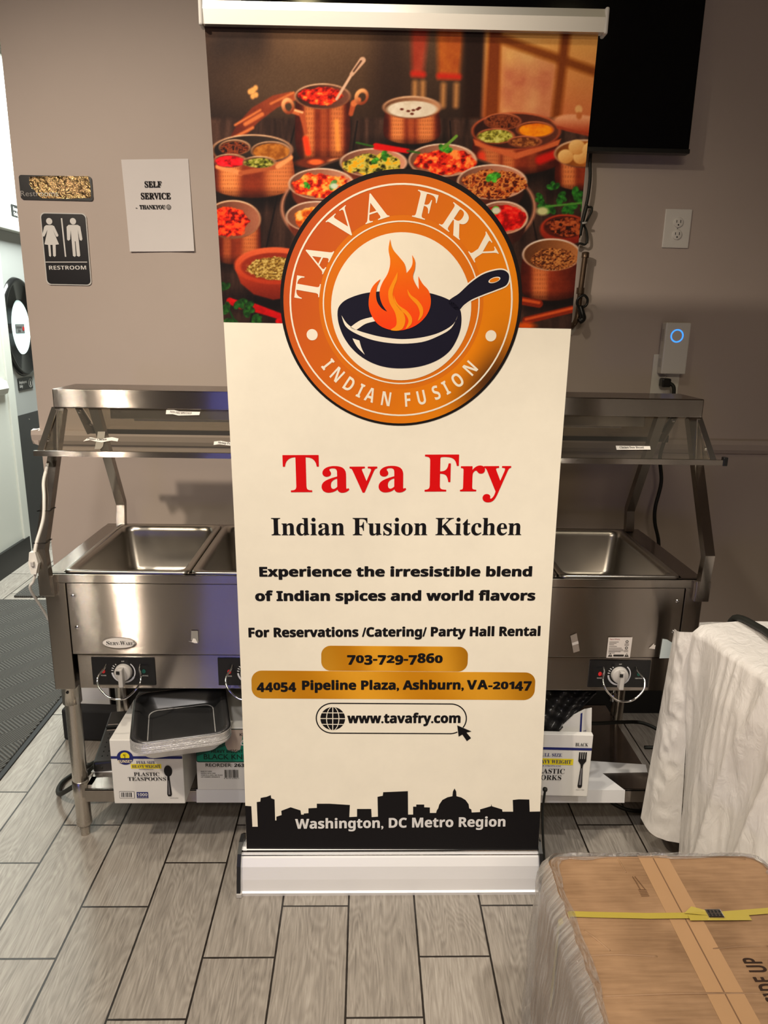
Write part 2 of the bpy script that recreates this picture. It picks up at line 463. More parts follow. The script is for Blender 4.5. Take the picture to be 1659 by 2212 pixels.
# ------------------------------------------------------------------ mesh building
class P:
    """collects shapes of ONE part; build() links them as one mesh object"""
    def __init__(self):
        self.bm = bmesh.new(); self.cl = self.bm.loops.layers.float_color.new('Col')
        self.uv = self.bm.loops.layers.uv.new('UV'); self.mats = []

    def mi(self, m):
        if m not in self.mats:
            self.mats.append(m)
        return self.mats.index(m)

    def face(self, pts, m, col=(1, 1, 1, 1), smooth=False):
        vs = [self.bm.verts.new(tuple(p)) for p in pts]
        f = self.bm.faces.new(vs); f.material_index = self.mi(m); f.smooth = smooth
        for l in f.loops:
            l[self.cl] = col
        return f

    def tris(self, verts, faces, m, col=(1, 1, 1, 1)):
        vs = [self.bm.verts.new(tuple(p)) for p in verts]; k = self.mi(m)
        for f in faces:
            try:
                q = self.bm.faces.new([vs[i] for i in f])
            except ValueError:
                continue
            q.material_index = k
            for l in q.loops:
                l[self.cl] = col

    def merge(self, other, m, col, smooth=False):
        vm = {v: self.bm.verts.new(v.co) for v in other.verts}; k = self.mi(m)
        for f in other.faces:
            q = self.bm.faces.new([vm[v] for v in f.verts]); q.material_index = k; q.smooth = smooth
            for l in q.loops:
                l[self.cl] = col
        other.free()

    def box(self, x0, x1, y0, y1, z0, z1, m, bev=0.0, col=(1, 1, 1, 1), xf=None, seg=2):
        b = bmesh.new()
        bmesh.ops.create_cube(b, size=1.0)
        for v in b.verts:
            v.co = Vector((x0 + (v.co.x + .5) * (x1 - x0), y0 + (v.co.y + .5) * (y1 - y0), z0 + (v.co.z + .5) * (z1 - z0)))
        if bev:
            bmesh.ops.bevel(b, geom=list(b.edges), offset=bev, segments=seg, affect='EDGES', profile=0.5)
        if xf is not None:
            bmesh.ops.transform(b, matrix=xf, verts=b.verts)
        self.merge(b, m, col)

    def prism(self, prof, d, m, col=(1, 1, 1, 1), smooth=False):
        """closed outline swept along vector d"""
        d = np.array(d, float); n = len(prof)
        a = [self.bm.verts.new(tuple(p)) for p in prof]; c = [self.bm.verts.new(tuple(np.array(p) + d)) for p in prof]
        k = self.mi(m); fs = []
        for i in range(n):
            j = (i + 1) % n
            f = self.bm.faces.new((a[i], a[j], c[j], c[i])); f.smooth = smooth; fs.append(f)
        fs.append(self.bm.faces.new(a[::-1])); fs.append(self.bm.faces.new(c))
        for f in fs:
            f.material_index = k
            for l in f.loops:
                l[self.cl] = col

    def lathe(self, p, axis, prof, m, n=28, col=(1, 1, 1, 1), smooth=True):
        """prof: list of (radius, along); solid of revolution round axis from p"""
        ax = Vector(axis).normalized(); q = ax.to_track_quat('Z', 'Y'); p = Vector(p); k = self.mi(m)
        rings = []
        for r, h in prof:
            if r < 1e-6:
                rings.append([self.bm.verts.new(p + q @ Vector((0, 0, h)))])
            else:
                rings.append([self.bm.verts.new(p + q @ Vector((r * math.cos(2 * math.pi * i / n), r * math.sin(2 * math.pi * i / n), h))) for i in range(n)])
        for a, b in zip(rings[:-1], rings[1:]):
            for i in range(n):
                j = (i + 1) % n
                if len(a) == 1 and len(b) == 1:
                    continue
                if len(a) == 1:
                    f = self.bm.faces.new((a[0], b[j], b[i]))
                elif len(b) == 1:
                    f = self.bm.faces.new((a[i], a[j], b[0]))
                else:
                    f = self.bm.faces.new((a[i], a[j], b[j], b[i]))
                f.material_index = k; f.smooth = smooth
                for l in f.loops:
                    l[self.cl] = col

    def tube(self, pts, r, m, n=10, closed=False, col=(1, 1, 1, 1), sub=6):
        """round bar through points (smoothed when sub > 1)"""
        pts = [Vector(p) for p in pts]
        if sub > 1 and len(pts) > 2:
            out = []
            k = len(pts); rng = range(k if closed else k - 1)
            for i in rng:
                if closed:
                    p0, p1, p2, p3 = pts[(i - 1) % k], pts[i], pts[(i + 1) % k], pts[(i + 2) % k]
                else:
                    p0, p1, p2, p3 = pts[max(i - 1, 0)], pts[i], pts[i + 1], pts[min(i + 2, k - 1)]
                for s in range(sub):
                    t = s / sub
                    out.append(0.5 * ((2 * p1) + (-p0 + p2) * t + (2 * p0 - 5 * p1 + 4 * p2 - p3) * t * t + (-p0 + 3 * p1 - 3 * p2 + p3) * t ** 3))
            if not closed:
                out.append(pts[-1])
            pts = out
        k = self.mi(m); rings = []; prev = None
        for i, p in enumerate(pts):
            a = pts[i - 1] if (i > 0 or closed) else p
            b = pts[(i + 1) % len(pts)] if (i < len(pts) - 1 or closed) else p
            t = (b - a).normalized()
            if prev is None:
                up = Vector((0, 0, 1)) if abs(t.z) < 0.9 else Vector((1, 0, 0))
                x = t.cross(up).normalized()
            else:
                x = (prev - t * prev.dot(t)).normalized()
            prev = x; y = t.cross(x)
            rings.append([self.bm.verts.new(p + (x * math.cos(2 * math.pi * j / n) + y * math.sin(2 * math.pi * j / n)) * r) for j in range(n)])
        pairs = list(zip(rings[:-1], rings[1:])) + ([(rings[-1], rings[0])] if closed else [])
        fs = []
        for a, b in pairs:
            for i in range(n):
                j = (i + 1) % n
                f = self.bm.faces.new((a[i], a[j], b[j], b[i])); f.smooth = True; fs.append(f)
        if not closed:
            fs.append(self.bm.faces.new(rings[0][::-1])); fs.append(self.bm.faces.new(rings[-1]))
        for f in fs:
            f.material_index = k
            for l in f.loops:
                l[self.cl] = col

    def bar(self, pts, w, d, m, side=(1, 0, 0)):
        """rectangular bar along a polyline; w along side, d across"""
        s = Vector(side); k = self.mi(m); rings = []
        pts = [Vector(p) for p in pts]
        for i, p in enumerate(pts):
            t = (pts[min(i + 1, len(pts) - 1)] - pts[max(i - 1, 0)]).normalized()
            y = t.cross(s).normalized()
            rings.append([self.bm.verts.new(p + s * (a * w / 2) + y * (b * d / 2)) for a, b in ((-1, -1), (1, -1), (1, 1), (-1, 1))])
        fs = []
        for a, b in zip(rings[:-1], rings[1:]):
            for i in range(4):
                j = (i + 1) % 4
                fs.append(self.bm.faces.new((a[i], a[j], b[j], b[i])))
        fs.append(self.bm.faces.new(rings[0][::-1])); fs.append(self.bm.faces.new(rings[-1]))
        for f in fs:
            f.material_index = k

    def grid(self, pts, m, cols=None, smooth=True):
        """pts: array (nu, nv, 3)"""
        nu, nv = pts.shape[:2]; k = self.mi(m)
        vs = [[self.bm.verts.new(tuple(pts[i, j])) for j in range(nv)] for i in range(nu)]
        for i in range(nu - 1):
            for j in range(nv - 1):
                f = self.bm.faces.new((vs[i][j], vs[i + 1][j], vs[i + 1][j + 1], vs[i][j + 1])); f.material_index = k; f.smooth = smooth
                for l, (a, b) in zip(f.loops, ((i, j), (i + 1, j), (i + 1, j + 1), (i, j + 1))):
                    l[self.uv].uv = (a / (nu - 1), b / (nv - 1))
                    if cols is not None:
                        l[self.cl] = cols[a][b]

    # ---- flat print on a plane, outlines given as photo measurements
    def poly(self, pl, px, m, col, off):
        self.polyw([pl.at(u, v, off) for u, v in px], m, col)

    def polyw(self, pts, m, col):
        from mathutils.geometry import tessellate_polygon
        pts = [Vector(tuple(p)) for p in pts]
        self.tris(pts, tessellate_polygon([pts]), m, col)

    def disc(self, pl, c, r, m, col, off, n=72, r2=None, rot=0.0):
        r2 = r2 or r; pts = []
        for i in range(n):
            a = 2 * math.pi * i / n; x, y = r * math.cos(a), r2 * math.sin(a)
            pts.append(pl.pt(c[0] + x * math.cos(rot) - y * math.sin(rot), c[1] + x * math.sin(rot) + y * math.cos(rot), off))
        self.polyw(pts, m, col)

    def ring(self, pl, c, r0, r1, m, col, off, n=96, a0=0.0, a1=2 * math.pi):
        k = n + 1
        g = np.zeros((k, 2, 3))
        for i in range(k):
            a = a0 + (a1 - a0) * i / n
            for j, r in enumerate((r0, r1)):
                g[i, j] = pl.pt(c[0] + r * math.cos(a), c[1] + r * math.sin(a), off)
        self.grid(g, m, [[col, col]] * k, smooth=False)

    def rrect(self, pl, s0, s1, t0, t1, r, m, col, off, colfn=None, n=8):
        """rounded rectangle; colfn(s, t) gives a printed colour blend across it"""
        out = []
        for cx, cy, a in ((s1 - r, t1 - r, 0), (s0 + r, t1 - r, 90), (s0 + r, t0 + r, 180), (s1 - r, t0 + r, 270)):
            for i in range(n + 1):
                q = math.radians(a + 90 * i / n); out.append((cx + r * math.cos(q), cy + r * math.sin(q)))
        if colfn is None:
            self.polyw([pl.pt(s, t, off) for s, t in out], m, col)
        else:
            left = sorted([o for o in out if o[0] < (s0 + s1) / 2], key=lambda o: o[1])
            xs = np.concatenate([s0 + r * (1 - np.cos(np.linspace(0, math.pi / 2, 14))), np.linspace(s0 + r, s1 - r, 40)[1:-1], s1 - r + r * np.sin(np.linspace(0, math.pi / 2, 14))]); nx = len(xs)
            g = np.zeros((nx, 2, 3)); cc = []
            for i, x in enumerate(xs):
                e = min(x - s0, s1 - x); dy = 0.0
                if e < r - 1e-9:
                    dy = r - math.sqrt(max(0, r * r - (r - e) ** 2))
                g[i, 0] = pl.pt(x, t0 + dy, off); g[i, 1] = pl.pt(x, t1 - dy, off)
                cc.append([colfn((x - s0) / (s1 - s0), 0), colfn((x - s0) / (s1 - s0), 1)])
            self.grid(g, m, cc, smooth=False)

    def text(self, pl, s, p0, p1, m, col, off, top=None, cap=None, style='', bold=0.0, xh=1.0, italic=0.0):
        """one line of lettering: p0, p1 = plane coordinates of the baseline's two ends; cap = cap height"""
        vs, fs, ref = glyphs(s, style)
        p0 = np.array(p0, float); p1 = np.array(p1, float); d = p1 - p0; w = np.linalg.norm(d); d = d / w
        nrm = np.array([-d[1], d[0]])
        x0, x1 = vs[:, 0].min(), vs[:, 0].max()
        sx = w / (x1 - x0); sy = cap / ref if cap else sx
        for i, (bx, by) in enumerate(stamps(bold)):
            q = [pl.pt(*(p0 + d * ((x + bx - x0) * sx + italic * y * sy) + nrm * ((y + by) * sy)), off + i * 4e-5) for x, y in vs]
            self.tris(q, fs, m, col)

    def textpx(self, pl, s, u0, v0, u1, v1, vtop, m, col, off, **kw):
        a = pl.st(u0, v0); b = pl.st(u1, v1); c = pl.st(u0, vtop)
        self.text(pl, s, a, b, m, col, off, cap=abs(c[1] - a[1]), **kw)

    def build(self, name, parent=None, base=(0, 0, 0), smooth_angle=None, dedupe=False):
        if dedupe:
            bmesh.ops.remove_doubles(self.bm, verts=self.bm.verts, dist=1e-5)
        bmesh.ops.recalc_face_normals(self.bm, faces=self.bm.faces) if dedupe else None
        me = bpy.data.meshes.new(name); root = parent
        while root is not None and root.parent is not None:
            root = root.parent
        org = Vector(root.location) if root is not None else Vector(base)
        bmesh.ops.translate(self.bm, verts=self.bm.verts, vec=-org)
        self.bm.to_mesh(me); self.bm.free()
        for m in self.mats:
            me.materials.append(m)
        o = bpy.data.objects.new(name, me); COL.objects.link(o)
        if parent is not None:
            o.parent = parent
        else:
            o.location = org
        return o


GL = {}


def stamps(b):
    """heavier lettering: the same outline printed a hair to each side"""
    if not b:
        return [(0, 0)]
    return [(b * math.cos(a), .7 * b * math.sin(a)) for a in np.arange(8) * math.pi / 4]



def glyphs(s, style='', bold=0.0):
    """outline of a line of text, filled; '' plain, 'serif' or 'sans' bold letterforms"""
    key = (s, style, bold)
    if key in GL:
        return GL[key]

    def styl(t):
        if not style:
            return t
        U, Lo, D = {'serif': (0x1D400, 0x1D41A, 0x1D7CE), 'sans': (0x1D5D4, 0x1D5EE, 0x1D7EC)}[style]
        r = ''
        for c in t:
            if 'A' <= c <= 'Z':
                r += chr(U + ord(c) - 65)
            elif 'a' <= c <= 'z':
                r += chr(Lo + ord(c) - 97)
            elif '0' <= c <= '9':
                r += chr(D + ord(c) - 48)
            else:
                r += c
        return r

    def raw(t):
        c = bpy.data.curves.new('t', 'FONT'); c.body = styl(t); c.resolution_u = 5; c.offset = bold
        o = bpy.data.objects.new('t', c); COL.objects.link(o)
        bpy.context.view_layer.update()
        me = bpy.data.meshes.new_from_object(o.evaluated_get(bpy.context.evaluated_depsgraph_get()))
        v = np.array([(q.co.x, q.co.y) for q in me.vertices]).reshape(-1, 2)
        f = [tuple(p.vertices) for p in me.polygons]
        bpy.data.objects.remove(o); bpy.data.curves.remove(c); bpy.data.meshes.remove(me)
        return v, f
    v, f = raw(s)
    if ('ref', style, bold) not in GL:
        GL[('ref', style, bold)] = raw('H')[0][:, 1].max() + 0.0
    GL[key] = (v, f, GL[('ref', style, bold)])
    return GL[key]


def oldstyle(p, pl, s, p0, p1, m, col, off, cap, style='sans', bold=0.02):
    """lettering laid out sign by sign, figures in old-style heights"""
    ref = glyphs('H', style)[2]; items = []; x = 0.0; gap = 0.085
    for c in s:
        if c == ' ':
            x += 0.2; continue
        v, f, _ = glyphs(c, style)
        v = v.copy(); v[:, 0] -= v[:, 0].min(); k = 1.0; dy = 0.0
        if c in '0123456789':
            if c in '012':
                k = 0.78
            elif c in '34579':
                dy = -0.2 * ref
        v[:, 1] = v[:, 1] * k + dy
        if c in '012':
            v[:, 0] *= 0.95
        items.append((v + np.array([x, 0]), f)); x += v[:, 0].max() + gap
    tot = x - gap
    p0 = np.array(p0, float); p1 = np.array(p1, float); d = p1 - p0; w = np.linalg.norm(d); d /= w; nrm = np.array([-d[1], d[0]])
    for v, f in items:
        for i, (bx, by) in enumerate(stamps(bold)):
            p.tris([pl.pt(*(p0 + d * ((a + bx) * w / tot) + nrm * ((b + by) * cap / ref)), off + i * 4e-5) for a, b in v], f, m, col)


def tag(o, label=None, cat=None, group=None, kind=None):
    for k, v in (('label', label), ('category', cat), ('group', group), ('kind', kind)):
        if v:
            o[k] = v
    return o


def thing(name, label, cat, loc=(0, 0, 0), group=None):
    o = bpy.data.objects.new(name, None); COL.objects.link(o); o.location = loc; o.empty_display_size = 0.05
    return tag(o, label, cat, group)


def struct(o):
    o['kind'] = 'structure'
    return o


def copy_tree(o, parent=None):
    c = o.copy(); COL.objects.link(c)
    if parent is not None:
        c.parent = parent
    for ch in list(o.children):
        copy_tree(ch, c)
    return c


# ------------------------------------------------------------------ the setting
WY = 0.93          # the wall behind the serving table
p = P(); p.box(-4.2, 3.4, -6.2, 6.6, -0.06, 0.0, FLOOR); struct(p.build('floor'))
p = P(); p.box(-4.2, 3.4, -6.2, 6.6, CEIL, CEIL + 0.06, CEILM)
for a_ in LAMPS:      # recessed cans: trim ring and glowing lens
    p.lathe((a_[1][0], a_[1][1], CEIL), (0, 0, -1), [(0.075, 0), (0.072, 0.006), (0.056, 0.008)], WHITE_WALL, 28)
    p.lathe((a_[1][0], a_[1][1], CEIL - 0.004), (0, 0, -1), [(0.056, 0), (0, 0.001)], mat('lamp_lens', (1, 1, 1, 1), .4, nscale=5, namt=.01, emit=(1, .86, .45, 1), estr=45), 24)
struct(p.build('ceiling'))
p = P(); p.box(-1.257, 3.4, WY, WY + 0.14, 0.0, CEIL, WALL); struct(p.build('wall_back'))
p = P(); p.box(2.6, 2.72, -6.2, WY, 0.0, CEIL, ROOMW); struct(p.build('wall_right'))
p = P(); p.box(-4.2, 3.4, -6.2, -6.08, 0.0, CEIL, ROOMW); struct(p.build('wall_front'))
p = P(); p.box(-4.2, -4.08, -6.08, 1.0, 0.0, CEIL, ROOMW); struct(p.build('wall_entrance'))
p = P(); p.box(-4.08, -2.4, 1.0, 1.12, 0.0, CEIL, ROOMW); struct(p.build('wall_side'))
p = P(); p.box(-4.2, 3.4, 6.48, 6.6, 0.0, CEIL, WHITE_WALL); struct(p.build('wall_far'))
# hallway wall on the left, with the swing door in it
HX = -2.235
p = P(); p.box(HX - 0.16, HX, 1.0, 2.80, 0.0, CEIL, WHITE_WALL); p.box(HX - 0.16, HX, 2.80, 3.95, 2.05, CEIL, WHITE_WALL)
p.box(HX - 0.16, HX, 3.95, 6.5, 0.0, CEIL, WHITE_WALL); struct(p.build('wall_left'))
p = P(); p.box(HX, HX + 0.018, 1.0, 2.80, 0.0, 0.15, mat('black_cove_base', (0.012, 0.012, 0.012, 1), 0.45, nscale=30))
p.box(HX, HX + 0.018, 3.95, 6.4, 0.0, 0.15, MATS['black_cove_base']); struct(p.build('baseboard_left'))
p = P(); p.prism([(HX, 1.0, 1.05), (HX + 0.02, 1.0, 1.06), (HX + 0.03, 1.0, 1.09), (HX + 0.02, 1.0, 1.13), (HX, 1.0, 1.14)], (0, 1.72, 0), WHITE_WALL)
struct(p.build('trim_1'))
p = P(); p.box(HX - 0.16, HX + 0.012, 2.745, 2.83, 0.0, 2.07, WHITE_WALL, 0.004); p.box(HX - 0.16, HX + 0.012, 3.92, 4.0, 0.0, 2.07, WHITE_WALL, 0.004)
p.box(HX - 0.16, HX + 0.02, 2.745, 4.0, 2.0, 2.08, WHITE_WALL, 0.004); struct(p.build('trim_2'))
# chair rail on the wall behind the table, wrapping the free end of the wall
p = P()
RP = [(WY, 1.062), (WY - 0.012, 1.066), (WY - 0.02, 1.08), (WY - 0.024, 1.10), (WY - 0.02, 1.115), (WY, 1.119)]
p.prism([(-1.28, y, z) for y, z in RP], (4.6, 0, 0), WALL)
p.prism([(-1.257 - (WY - y), WY - 0.02, z) for y, z in RP], (0, 0.18, 0), WALL)
struct(p.build('trim_3'))
p = P(); p.box(-1.257, 3.3, WY - 0.012, WY, 0.0, 0.10, MATS['black_cove_base']); struct(p.build('baseboard_back'))

# swing door with an oval window
LW = Plane((HX - 0.03, 2.8, 0), (0, 1, 0), (0, 0, 1))
GREYD = mat('grey_door', srgb(172, 174, 172), 0.45, nscale=4, namt=0.02)
KICK = mat('kick_plate', srgb(66, 66, 66), 0.5, 0.2, nscale=9, namt=0.14)
door = bpy.data.objects.new('door_1', None); COL.objects.link(door); door.location = (HX - 0.03, 2.83, 0); struct(door)
p = P(); p.box(HX - 0.075, HX - 0.03, 2.835, 3.92, 0.01, 2.0, GREYD, 0.003); p.build('door_leaf', door)
p = P(); p.box(HX - 0.031, HX - 0.026, 2.85, 3.905, 0.03, 0.90, KICK, 0.001)
for yy in np.arange(2.9, 3.9, 0.16):
    for zz in (0.07, 0.86):
        p.lathe((HX - 0.027, yy, zz), (1, 0, 0), [(0.006, 0), (0.005, 0.003), (0, 0.004)], CHROME, 8)
p.build('kick_plate', door)
pc = np.array([2.98 + 0.09, 1.435]); ry_, rz_ = 0.225, 0.285
p = P(); g = []
for i in range(65):
    a = 2 * math.pi * i / 64; row = []
    for k, (q, h) in enumerate(((1.06, 0.0), (1.03, 0.022), (0.97, 0.026), (0.94, 0.018), (0.60, 0.014), (0.57, 0.004))):
        row.append((HX - 0.03 + h, pc[0] + ry_ * q * math.cos(a), pc[1] + rz_ * q * math.sin(a)))
    g.append(row)
p.grid(np.array(g), mat('black_gasket', (0.01, 0.01, 0.01, 1), 0.14, nscale=20, namt=0.2)); p.build('window_gasket', door)
PW = Plane((HX - 0.027, pc[0], pc[1]), (0, 1, 0), (0, 0, 1))
p = P(); p.disc(PW, (0, 0), ry_ * 0.585, mat('frosted_pane', (0.75, 0.9, 0.88, 1), 0.1, nscale=5, namt=0.04, emit=(0.72, 0.95, 0.92, 1), estr=0.75), (1, 1, 1, 1), 0.003, r2=rz_ * 0.585)
p.build('window_pane', door)


def wall_sign(name, label, pl, s0, s1, t0, t1, r, edge, thick, face, group=None, edgecol=None):
    root = thing(name, label, 'sign', tuple(pl.pt((s0 + s1) / 2, t0)), group)
    q = P()
    n = 7; out = []
    for cx, cy, a in ((s1 - r, t1 - r, 0), (s0 + r, t1 - r, 90), (s0 + r, t0 + r, 180), (s1 - r, t0 + r, 270)):
        for i in range(n + 1):
            k = math.radians(a + 90 * i / n); out.append((cx + r * math.cos(k), cy + r * math.sin(k)))
    q.prism([pl.pt(s, t, 0.0005) for s, t in out], pl.n * thick, edge, col=edgecol or face)
    q.rrect(pl, s0 + 0.003, s1 - 0.003, t0 + 0.003, t1 - 0.003, r, SIGNINK, face, thick + 0.0008)
    return root, q


INKBLACK = srgb(24, 22, 24); OFFW = srgb(225, 222, 218)
LWS = Plane((HX, 2.8, 0), (0, 1, 0), (0, 0, 1))
r_, q = wall_sign('staff_sign', 'black staff sign on the white wall above the grey door', LWS, 0.25, 0.47, 2.085, 2.155, 0.008, BLACKP, 0.004, srgb(52, 54, 54))
q.text(LWS, 'Employees', (0.27, 2.122), (0.41, 2.122), SIGNINK, OFFW, 0.006, cap=0.02, style='sans')
q.text(LWS, 'Only', (0.27, 2.094), (0.33, 2.094), SIGNINK, OFFW, 0.006, cap=0.02, style='sans'); q.build('sign_plate', r_)
DS = Plane((HX - 0.03, 2.8, 0), (0, 1, 0), (0, 0, 1))
r_, q = wall_sign('staff_sign', 'small black staff sign on the grey door just below its oval window', DS, 0.16, 0.36, 1.05, 1.125, 0.006, BLACKP, 0.004, INKBLACK)
q.text(DS, 'Employees', (0.172, 1.092), (0.275, 1.092), SIGNINK, OFFW, 0.006, cap=0.016, style='sans')
q.text(DS, 'Only', (0.172, 1.068), (0.215, 1.068), SIGNINK, OFFW, 0.006, cap=0.016, style='sans')
q.ring(DS, (0.325, 1.087), 0.024, 0.027, SIGNINK, OFFW, 0.006);
q.polyw([DS.pt(0.325 + a, 1.087 + b, 0.006) for a, b in ((-.004, -.018), (.004, -.018), (.006, .002), (.002, .016), (-.002, .016), (-.006, .002))], SIGNINK, OFFW)
q.build('sign_plate', r_)
r_, q = wall_sign('staff_sign', 'grey staff sticker with a red disc on the white oval door window', Plane((HX - 0.023, 2.8, 0), (0, 1, 0), (0, 0, 1)), 0.195, 0.315, 1.40, 1.455, 0.002, BLACKP, 0.001, srgb(120, 122, 122))
DW = Plane((HX - 0.023, 2.8, 0), (0, 1, 0), (0, 0, 1))
q.text(DW, 'Employees', (0.203, 1.431), (0.275, 1.431), SIGNINK, INKBLACK, 0.0035, cap=0.014, style='sans')
q.text(DW, 'Only', (0.222, 1.409), (0.258, 1.409), SIGNINK, INKBLACK, 0.0035, cap=0.014, style='sans')
q.disc(DW, (0.296, 1.428), 0.013, SIGNINK, srgb(200, 30, 30), 0.0035, 24); q.build('sign_plate', r_)

# entrance mats
p = P(); p.box(-2.07, -1.318, -0.6, 2.068, 0.0, 0.012, MATM, 0.004); p.box(-1.338, -1.30, -0.6, 2.07, 0.0, 0.006, BLACKM, 0.002)
tag(p.build('floor_mat', base=(-2.1, 0.7, 0)), 'near ribbed charcoal floor mat beside the serving table', 'mat')
p = P(); p.box(-2.02, -1.30, 2.12, 4.2, 0.0, 0.012, MATM, 0.004)
tag(p.build('floor_mat', base=(-1.6, 3.1, 0)), 'far ribbed charcoal floor mat lying in front of the grey door', 'mat')

# ------------------------------------------------------------------ the roll-up banner
BT, BL_, BYAW = -0.0063, -0.0119, -0.0032
BP = Sheet((0, 0, 0), (math.cos(BYAW), math.sin(BYAW), 0), (BL_, BT, 1.0))
CREAM = srgb(246, 238, 220)
banner = thing('banner_stand', 'tall roll-up restaurant banner with a food photo and frying pan logo', 'banner', (0, 0, 0))
corner = [BP.st(*q) for q in ((441, 40), (1294, 57), (1163, 1838), (533, 1842))]
p = P()
n = 12
g = np.zeros((2, n, 3))
for j in range(n):
    t = j / (n - 1)
    a = corner[3] * (1 - t) + corner[0] * t; b = corner[2] * (1 - t) + corner[1] * t
    g[0, j] = BP.pt(*a); g[1, j] = BP.pt(*b)
p.grid(g, INK, [[CREAM] * n, [CREAM] * n], smooth=False)
for j in range(n - 1):
    pass
bk = g.copy(); bk -= BP.n * 0.0006
p.grid(bk[::-1], mat('vinyl_back', srgb(200, 198, 194), 0.5, nscale=30, namt=0.02), None, smooth=False)
BLK = srgb(20, 18, 20); O1 = 0.0004; O2 = 0.0008; O3 = 0.0012; O4 = 0.0016; O5 = 0.0020; O6 = 0.0024
RED = srgb(222, 8, 12)
p.textpx(BP, 'Tava Fry', 613.7, 1062.7, 1101, 1060.5, 983.5, INK, RED, O1, style='serif', bold=0.006)
p.textpx(BP, 'Indian Fusion Kitchen', 587, 1156, 1125.4, 1155.5, 1119, INK, BLK, O1, style='serif', bold=0.004)
p.textpx(BP, 'Experience the irresistible blend', 561.6, 1245.0, 1147.7, 1244.5, 1225, INK, BLK, O1, style='sans', bold=0.034)
p.textpx(BP, 'of Indian spices and world flavors', 552.6, 1297.7, 1154.8, 1296.5, 1277.2, INK, BLK, O1, style='sans', bold=0.034)
p.textpx(BP, 'For Reservations /Catering/ Party Hall Rental', 538, 1376, 1166, 1373, 1356.5, INK, BLK, O1, style='sans', bold=0.034)


def gold(x, y):
    k = 0.5 + 0.5 * math.cos(x * 15.0 + y * 0.8); k2 = 1 - 0.16 * abs(2 * x - 1) ** 3
    c = [205 + 28 * k, 134 + 30 * k, 14 + 26 * k]
    return srgb(*[v * k2 for v in c])


a, b = BP.st(694, 1448.6), BP.st(1011.6, 1397)
p.rrect(BP, a[0], b[0], a[1], b[1], (b[1] - a[1]) * 0.36, INK, None, O1, gold)
a, b = BP.st(544, 1508.5), BP.st(1157.5, 1452.5)
p.rrect(BP, a[0], b[0], a[1], b[1], (b[1] - a[1]) * 0.36, INK, None, O1, gold)
cap = BP.st(750, 1412)[1] - BP.st(750, 1431.5)[1]
oldstyle(p, BP, '703-729-7860', BP.st(750.7, 1431), BP.st(955, 1431), INK, BLK, O2, cap, bold=0.032)
oldstyle(p, BP, '44054', BP.st(555.8, 1490), BP.st(639, 1489.5), INK, BLK, O2, cap, bold=0.032)
p.textpx(BP, 'Pipeline Plaza, Ashburn,', 653.5, 1489.5, 1001, 1488.5, 1470.5, INK, BLK, O2, style='sans', bold=0.032)
oldstyle(p, BP, 'VA-20147', BP.st(1009, 1488.5), BP.st(1147, 1487), INK, BLK, O2, cap, bold=0.032)
# web address in a capsule with a globe and a pointer
a, b = BP.st(682, 1584.5), BP.st(1010, 1519.6)
h = (b[1] - a[1]) / 2; cy_ = (a[1] + b[1]) / 2; w_ = 0.0032
p.ring(BP, (a[0] + h, cy_), h - w_, h, INK, BLK, O1, 40, math.pi / 2, 1.5 * math.pi)
p.ring(BP, (b[0] - h, cy_), h - w_, h, INK, BLK, O1, 40, -0.62, math.pi / 2)
p.ring(BP, (b[0] - h, cy_), h - w_, h, INK, BLK, O1, 20, -math.pi / 2, -1.08)
for t0, t1 in ((b[1] - w_, b[1]), (a[1], a[1] + w_)):
    p.polyw([BP.pt(x, y, O1) for x, y in ((a[0] + h, t0), (b[0] - h, t0), (b[0] - h, t1), (a[0] + h, t1))], INK, BLK)
gc = BP.st(718.8, 1552); gr = BP.st(745.5, 1552)[0] - gc[0]
p.disc(BP, gc, gr, INK, BLK, O1, 60)
lw = 0.0022
for e in (0.0, 0.5):
    pts = []
    for s_ in ((1, -1) if e else (1,)):
        for i in range(24):
            q0 = -math.pi / 2 + math.pi * i / 24; q1 = -math.pi / 2 + math.pi * (i + 1) / 24
            f = lambda q, o: BP.pt(gc[0] + s_ * (e * gr * math.cos(q)) + o, gc[1] + gr * 1.02 * math.sin(q), O2)
            p.polyw([f(q0, -lw / 2), f(q0, lw / 2), f(q1, lw / 2), f(q1, -lw / 2)], INK, CREAM)
for dy in (0.0, 0.5, -0.5):
    hw = gr * math.sqrt(1 - dy * dy) * 1.03
    p.polyw([BP.pt(gc[0] + x, gc[1] + dy * gr + y, O2) for x, y in ((-hw, -lw / 2), (hw, -lw / 2), (hw, lw / 2), (-hw, lw / 2))], INK, CREAM)
p.textpx(BP, 'www.tavafry.com', 751, 1561.5, 993.8, 1561, 1541.5, INK, BLK, O1, style='sans', bold=0.032)
Z7 = lambda X, Y: (500 + X / 2.2419, 1330 + Y / 2.2419)
p.poly(BP, [Z7(*q) for q in ((1093, 530), (1100, 585), (1118, 575), (1140, 607), (1160, 592), (1138, 565), (1163, 560))], INK, BLK, O2)
